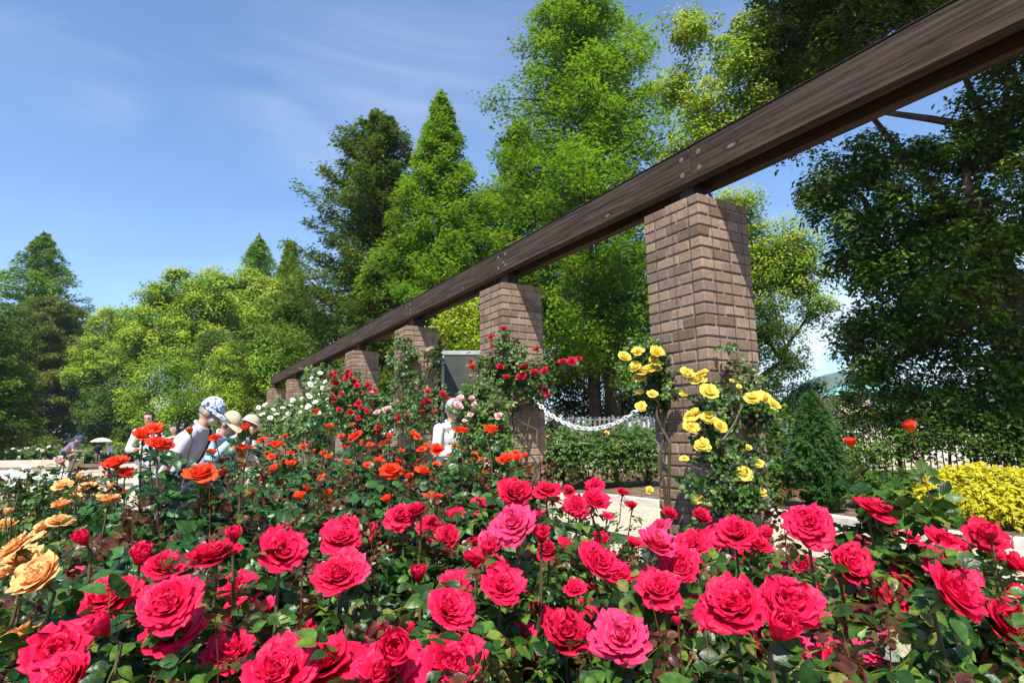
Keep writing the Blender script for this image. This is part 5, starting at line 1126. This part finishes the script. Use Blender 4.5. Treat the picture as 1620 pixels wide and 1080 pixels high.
# ------------------------------------------------------------------ people
M['skin'] = plain('skin', (.52, .30, .21), .55, .3, .1, 60, .08)
def cloth(name, c, var=.06): return plain(name, c, .9, .15, .9, 9, var)
def remeshed(mb, vox, name, mat, parent, smooth=3):
    o = mb.build(name, mat, None, True); md = o.modifiers.new('r', 'REMESH'); md.mode = 'VOXEL'; md.voxel_size = vox; md.use_smooth_shade = True
    ms = o.modifiers.new('s', 'SMOOTH'); ms.factor = .5; ms.iterations = smooth
    dg = bpy.context.evaluated_depsgraph_get(); me = bpy.data.meshes.new_from_object(o.evaluated_get(dg)); me.name = name
    old = o.data; o.modifiers.clear(); o.data = me; bpy.data.meshes.remove(old); o.parent = parent
    if not me.materials: me.materials.append(mat)
    return o
def person(label, px, ptop, d, H, yaw, lean=0, headpitch=0, shirt=(.7, .7, .7), pants=(.05, .05, .06), arms=None, sleeve='short', hair=(.02, .018, .015), hat=None, hatcol=(.6, .6, .6), vox=.011, glasses=False, mask=False, headyaw=0, bag=False, hairlen=0, vest=None, pattern=False, group='visitors looking at the roses'):
    g = at(px, ptop, d); gx_, gy_ = g[0], g[1]; z0 = float(gz(gx_, gy_)); o = empty('person', (gx_, gy_, z0), label, 'person', group); o.rotation_euler = (0, 0, yaw)
    Lr = math.radians(lean); dv = np.array([sin(Lr), 0, cos(Lr)]); fw = np.array([cos(Lr), 0, -sin(Lr)])
    hip = np.array([-.10 * sin(Lr) * H, 0, .52 * H]); chest = hip + dv * .20 * H; neckb = hip + dv * .295 * H + fw * .01 * H
    hp_ = Lr * .6 + math.radians(headpitch) ; hd = np.array([sin(hp_), 0, cos(hp_)])
    headc = neckb + (dv * .55 + hd * .45) * .105 * H
    Rh = np.array(Matrix.Rotation(math.radians(headyaw), 3, 'Z') @ Matrix.Rotation(hp_, 3, 'Y'))
    # scale so the top matches the picture
    hs = H / 1.7
    b = MB(); 
    b.cone(hip, chest, .09 * hs, .09 * hs); b.cone(chest, neckb - dv * .03, .09 * hs, .06 * hs); b.cone(neckb - dv * .05, headc - hd * .03, .052 * hs, .050 * hs)
    hr = np.array([.092, .074, .112]) * hs; b.ball(headc, hr, Rh, 20, 14); b.ball(headc + Rh @ np.array([.035, 0, -.062]) * hs, np.array([.052, .050, .048]) * hs, Rh)
    b.cone(headc + Rh @ np.array([.085, 0, .005]) * hs, headc + Rh @ np.array([.108, 0, -.030]) * hs, .010 * hs, .015 * hs)
    b.ball(headc + Rh @ np.array([.078, 0, .022]) * hs, np.array([.018, .045, .012]) * hs, Rh); b.ball(headc + Rh @ np.array([.086, 0, -.058]) * hs, np.array([.012, .024, .010]) * hs, Rh)
    for sy in (1, -1): b.ball(headc + Rh @ np.array([-.005, .076 * sy, -.012]) * hs, np.array([.022, .010, .033]) * hs, Rh)
    sh = MB(); sh.cone(hip - dv * .05 * H, chest, .132 * hs, .128 * hs); sh.cone(chest + [0, .03 * hs, 0], chest - [0, .03 * hs, 0], .128 * hs, .128 * hs); sh.cone(hip + [0, .035 * hs, 0], hip - [0, .035 * hs, 0], .13 * hs, .13 * hs)
    sh.cone(neckb + np.array([0, .095, -.035]) * hs, neckb + np.array([0, -.095, -.035]) * hs, .062 * hs, .062 * hs); sh.tube([neckb - dv * .04 * hs, neckb + dv * .035 * hs], [.068 * hs, .058 * hs], 14)
    arms = arms or [((-.02, .03, -.17), (.03, .02, -.32)), ((-.02, -.03, -.17), (.03, -.02, -.32))]
    for sy, (e, wv) in zip((1, -1), arms):
        s0 = neckb + np.array([0, .108 * H * 1.02 * sy, -.03 * H]); el = s0 + np.array(e) * H; wr = s0 + np.array(wv) * H
        b.cone(s0, el, .043 * hs, .038 * hs); b.cone(el, wr, .038 * hs, .025 * hs)
        hv = (wr - el) / np.linalg.norm(wr - el); side = np.cross(hv, [0, 0, 1.]) ; side /= np.linalg.norm(side) + 1e-6; nrm = np.cross(side, hv)
        pc = wr + hv * .045 * hs; b.cone(wr, pc, .024 * hs, .030 * hs); b.cone(pc - side * .018 * hs, pc + side * .018 * hs, .020 * hs, .020 * hs)
        for k, (fl, off) in enumerate([(.062, -.027), (.072, -.009), (.068, .009), (.052, .027)]):
            k0 = pc + hv * .018 * hs + side * off * hs; k1 = k0 + (hv * .8 + nrm * .3) * fl * .55 * hs; k2 = k1 + (hv * .4 + nrm * .8) * fl * .45 * hs
            b.tube([k0, k1, k2], [.0095 * hs, .0085 * hs, .007 * hs], 6)
        b.tube([wr + hv * .015, wr + hv * .04 * hs - side * .035 * hs, wr + hv * .065 * hs - side * .042 * hs + nrm * .01], [.012 * hs, .011 * hs, .009 * hs], 6)
        ce = .62 if sleeve == 'short' else 1.0
        sh.cone(s0, s0 * (1 - ce) + el * ce, .066 * hs, .060 * hs if ce < 1 else .052 * hs)
        if sleeve == 'long': sh.cone(el, el * .12 + wr * .88, .052 * hs, .040 * hs)
    cl = MB(); th_ = np.linspace(0, 2 * PI, 17)[:, None]; cl.tube(neckb + dv * .03 * hs + fw * .064 * hs * np.cos(th_) + np.array([0, .066, 0]) * hs * np.sin(th_) - dv * .018 * hs * np.cos(th_), .013 * hs, 6, False)
    pt = MB(); pt.cone(hip + [0, .05 * hs, -.01], hip - [0, .05 * hs, .01], .112 * hs, .112 * hs)
    for sy in (1, -1):
        h0 = hip + np.array([0, .065 * H * sy, -.03 * H]); kn = np.array([.015, .06 * H * sy, .27 * H]); an = np.array([-.01, .065 * H * sy, .045 * H])
        b.cone(h0, kn, .075 * hs, .052 * hs); b.cone(kn, an, .050 * hs, .034 * hs)
        pt.cone(h0, kn, .098 * hs, .072 * hs); pt.cone(kn, an, .072 * hs, .056 * hs)
        shoe = MB(); shoe.cone((an[0] - .04, an[1], .04), (an[0] + .14 * hs, an[1], .035), .042 * hs, .036 * hs)
        remeshed(shoe, .014, 'shoe', M['blackmetal'], o)
    remeshed(b, vox, 'body', M['skin'], o)
    so_ = remeshed(sh, vox * 1.1, 'shirt', cloth('shirt_cloth', shirt), o, 5)
    cl.build('collar', so_.data.materials[0], so_, True)
    remeshed(pt, vox * 1.3, 'trousers', cloth('trouser_cloth', pants), o, 4)
    e = MB()
    for sy in (1, -1): e.ball(headc + Rh @ np.array([.083, .030 * sy, .006]) * hs, np.array([.009, .013, .007]) * hs, Rh, 8, 6)
    e.build('eyes', M['blackmetal'], o)
    m_ = MB()
    hm = MB()
    for i in range(9):
        for j in range(20):
            pass
    # hair: a shell over the back and top of the head
    hv_ = MB(); hv_.ball((0, 0, 0), hr * 1.10, None, 24, 16); V_ = np.concatenate(hv_.v)
    lim = lambda p: (p[:, 0] < .045 * hs) | (p[:, 2] > .062 * hs)
    V2 = V_.copy(); low = (-.05 - hairlen) * hs
    V2[:, 2] = np.where(V2[:, 2] < low, low, V2[:, 2])
    if hairlen: V2[:, :2] = np.where((V_[:, 2] < 0)[:, None], V2[:, :2] * 1.15, V2[:, :2])
    front = V2[:, 0] > .055 * hs; V2[front & (V2[:, 2] < .06 * hs), 0] = .02 * hs
    V2[:, 1] = np.where(front & (V_[:, 2] < .06 * hs), V2[:, 1] * .8, V2[:, 1])
    hb = MB(); hb.v = [V2 @ Rh.T + headc - Rh @ np.array([.004, 0, 0])]; hb.q = hv_.q; hb.t = hv_.t; hb.qm = hv_.qm; hb.tm = hv_.tm; hb.n = hv_.n
    hb.build('hair', plain('hair', hair, .6, .4, .5, 80, .3), o, True)
    if hat:
        hm = MB(); cap = MB(); cap.ball((0, 0, 0), hr * np.array([1.2, 1.2, .98]), None, 24, 14); V_ = np.concatenate(cap.v); V_[:, 2] = np.maximum(V_[:, 2], .0)
        V_[:, 2] *= 1.0 if hat == 'cap' else 1.05
        c0 = Rh @ np.array([-.004, 0, .038]) * hs + headc
        cap.v = [V_ @ Rh.T + c0]; hm = cap
        h_ = hm.build('hat', cloth('hat_cloth', hatcol, .25), o, True)
        br = MB(); n_ = 28
        ring = []
        for j in range(n_):
            a = 2 * PI * j / n_
            for q_, (f_, dz) in enumerate([(1.0, .006), (1.0 + (.75 if hat == 'bucket' else 1.0 * max(0, cos(a)) ** 2.4 + .015), -.02 if hat == 'bucket' else -.022)]):
                ring.append([hr[0] * 1.2 * cos(a) * f_, hr[1] * 1.2 * sin(a) * (f_ if hat == 'bucket' else (1 + (f_ - 1) * .75)), dz * hs])
        for j in range(n_):
            ring += []
        V3 = np.array(ring); V4 = V3 - [0, 0, .006]
        q = [[2 * j, 2 * j + 1, 2 * ((j + 1) % n_) + 1, 2 * ((j + 1) % n_)] for j in range(n_)]
        q2 = [[x + 2 * n_ for x in f_[::-1]] for f_ in q]; q3 = [[2 * j + 1, 2 * j + 1 + 2 * n_, 2 * ((j + 1) % n_) + 1 + 2 * n_, 2 * ((j + 1) % n_) + 1] for j in range(n_)]
        br.add(np.vstack([V3, V4]) @ Rh.T + c0, q + q2 + q3)
        br.build('brim', cloth('brim_cloth', hatcol, .15), h_, True)
    if hat and pattern:
        for ob in (h_, h_.children[0]):
            m_ = ob.data.materials[0]; nt_ = m_.node_tree; p_ = [x for x in nt_.nodes if x.type == 'BSDF_PRINCIPLED'][0]
            vo = nt_.nodes.new('ShaderNodeTexNoise'); vo.inputs['Scale'].default_value = 22; vo.inputs['Distortion'].default_value = 1.5; tc_ = nt_.nodes.new('ShaderNodeTexCoord'); nt_.links.new(tc_.outputs['Object'], vo.inputs['Vector'])
            rr_ = nt_.nodes.new('ShaderNodeValToRGB'); rr_.color_ramp.elements[0].position = .42; rr_.color_ramp.elements[0].color = (.06, .08, .16, 1); rr_.color_ramp.elements[1].position = .47; rr_.color_ramp.elements[1].color = (.52, .58, .70, 1)
            nt_.links.new(vo.outputs['Fac'], rr_.inputs['Fac']); nt_.links.new(rr_.outputs['Color'], p_.inputs['Base Color'])
    if glasses:
        gl = MB()
        for sy in (1, -1):
            th = np.linspace(0, 2 * PI, 15); c = np.stack([0 * th + .102, .032 * sy + .024 * np.cos(th), .006 + .018 * np.sin(th)], -1) * hs
            gl.tube(c @ Rh.T + headc, .0028, 5, False); gl.tube(np.array([[.102, .055 * sy, .01], [.0, .084 * sy, .01]]) * hs @ Rh.T + headc, .0025, 5)
        gl.build('glasses', M['blackmetal'], o)
    if mask:
        mk = MB(); mk.ball(headc + Rh @ np.array([.050, 0, -.048]) * hs, np.array([.058, .056, .046]) * hs, Rh, 16, 12); mk.build('face_mask', plain('mask_cloth', (.66, .58, .54), .9), o, True)
    if bag:
        bg_ = MB(); ctr = hip + dv * .155 * H; B_ = dv * .165 * H + np.array([0, .115, 0]) * hs; ph = np.linspace(0, 2 * PI, 25)[:, None]
        bg_.tube(ctr + fw * .152 * hs * np.cos(ph) + B_ * np.sin(ph), .013 * hs, 6, False); bg_.build('bag_strap', M['blackmetal'], o, True)
        kb = MB(); kb.box(np.array([-.16, -.235, -.16]) * hs + hip, np.array([.08, -.16, .03]) * hs + hip, bev=.02); kb.build('shoulder_bag', plain('bag_cloth', (.02, .02, .025), .8), o)
    if vest:
        vs_ = MB(); vs_.cone(hip - dv * .02, chest, .142 * hs, .140 * hs); vs_.cone(chest, neckb - dv * .05, .142 * hs, .09 * hs); remeshed(vs_, vox * 1.2, 'vest', cloth('vest_cloth', vest), o)
    # put the head where the photo shows it
    hw = np.array(Matrix.Rotation(yaw, 3, 'Z')) @ headc; top = headc[2] + hr[2] * (1.25 if hat else 1.05)
    o.location = (gx_ - hw[0], gy_ - hw[1], z0)
    want = g[2] - z0; o.scale = (want / top,) * 3
    return o, headc, Rh, hs
behind = [((-.08, .03, -.15), (-.13, -.02, -.30)), ((-.09, -.02, -.15), (-.16, .02, -.29))]
hold = [((.07, .05, -.12), (.17, -.05, .03)), ((.07, -.05, -.12), (.17, .05, .03))]
front = [((.03, .05, -.17), (.14, -.06, -.17)), ((.03, -.05, -.17), (.14, .06, -.17))]
down = None
person('person in a patterned cap, face mask and pale lilac polo, bending over the roses', 338, 627, 5.2, 1.74, .12, 24, 22, (.56, .53, .61), (.30, .30, .34), behind, 'short', (.25, .24, .23), 'cap', (.42, .47, .58), .010, mask=True, bag=True, pattern=True)
pr, hc, Rh, hs = person('person in a light blue long sleeved shirt and khaki cap photographing the roses', 367, 649, 6.1, 1.68, -.25, 34, 20, (.36, .46, .66), (.06, .07, .10), hold, 'long', (.08, .07, .06), 'cap', (.50, .43, .28), .011)
mb = MB(); c = hc + Rh @ np.array([.16, 0, -.03]); mb.box(np.array([-.03, -.065, -.045]), np.array([.03, .065, .045]), R=Rh, o=c, bev=.008); mb.tube([c, c + Rh @ np.array([.10, 0, 0])], [.034, .036], 14)
cm = mb.build('compact_camera', M['blackmetal'], None, False); cm.matrix_world = Matrix.Translation(pr.location) @ Matrix.Rotation(-.25, 4, 'Z') @ Matrix.Diagonal((pr.scale[0],) * 3 + (1,)); tag(cm, 'black camera held to the face of the person in the light blue shirt', 'camera')
person('person in a round beige sun hat and cream shirt beside the white roses', 397, 656, 6.6, 1.55, .9, 24, 10, (.62, .57, .50), (.12, .12, .13), front, 'short', (.1, .1, .1), 'bucket', (.62, .47, .36), .012)
person('person with dark hair and glasses in a white shirt facing the camera', 237, 650, 9.6, 1.68, -1.45, 3, 6, (.56, .53, .57), (.55, .50, .42), front, 'long', (.015, .013, .012), None, vox=.013, glasses=True)
person('person with bobbed dark hair and a black vest, smiling beside the one with glasses', 277, 669, 10.3, 1.50, -1.75, 4, 2, (.45, .50, .55), (.05, .05, .06), front, 'long', (.02, .014, .012), None, vox=.013, hairlen=.05, vest=(.02, .022, .03))
person('person in a white long sleeved shirt and pale cap standing before the third pier', 717, 630, 6.55, 1.66, -.75, 6, 18, (.62, .61, .62), (.05, .12, .22), front, 'long', (.3, .3, .3), 'cap', (.36, .37, .33), .012)
person('person all in black standing behind the salmon roses beside the second pier', 874, 646, 13.4, 1.66, 2.4, 12, 20, (.008, .008, .009), (.01, .01, .012), [((.02, .14, -.13), (.10, .06, -.24)), ((.02, -.14, -.13), (.10, -.03, -.24))], 'long', (.02, .02, .02), None, vox=.015)
person('distant person in dark clothes under a cream parasol', 157, 701, 41, 1.55, -1.2, 2, 0, (.03, .03, .06), (.18, .13, .11), [((.06, .03, -.12), (.14, 0, .02)), ((-.02, -.03, -.17), (.03, -.02, -.32))], 'long', (.02, .02, .02), None, vox=.03)
person('distant person in a white blouse and white hat, back turned', 174, 699, 41.3, 1.55, 1.7, 3, 0, (.78, .75, .70), (.03, .03, .04), None, 'long', (.05, .04, .03), 'bucket', (.8, .78, .7), vox=.03)
person('stooping person in a blue hat and mauve shirt in the shade beyond the wall', 127, 688, 21, 1.6, .2, 42, 15, (.20, .15, .22), (.03, .03, .04), front, 'short', (.03, .03, .03), 'bucket', (.05, .07, .20), vox=.022)
c = at(161, 692, 41); o = empty('parasol', (c[0], c[1], c[2]), 'cream parasol held over the distant person in dark clothes', 'parasol')
V_ = [[0, 0, .0]]; n_ = 16
for r_, z_ in ((.25, -.04), (.48, -.13), (.66, -.27)):
    for j in range(n_): a = 2 * PI * j / n_; V_.append([r_ * cos(a), r_ * sin(a), z_ - (.02 if j % 2 else 0)])
mb = MB(); mb.add(V_, [[1 + i * n_ + j, 1 + (i + 1) * n_ + j, 1 + (i + 1) * n_ + (j + 1) % n_, 1 + i * n_ + (j + 1) % n_] for i in range(2) for j in range(n_)], [[0, 1 + j, 1 + (j + 1) % n_] for j in range(n_)])
mb.build('canopy', cloth('parasol_cloth', (.72, .66, .52)), o, True)
mb = MB(); mb.tube([[0, 0, .05], [0, 0, -.8]], .012, 6); mb.build('shaft', M['twig'], o)

# thin summer haze
mb = MB(); mb.box((-1560, -360, -2), (1560, 1560, 112)); m, nt, N, L = newmat('haze_air')
out = N('ShaderNodeOutputMaterial'); vp = N('ShaderNodeVolumePrincipled'); vp.inputs['Density'].default_value = .00035; vp.inputs['Color'].default_value = (.84, .92, 1, 1); vp.inputs['Anisotropy'].default_value = .2
L(vp.outputs[0], out.inputs['Volume'])
tag(mb.build('haze', m), 'thin blue summer haze', 'haze', kind='stuff')
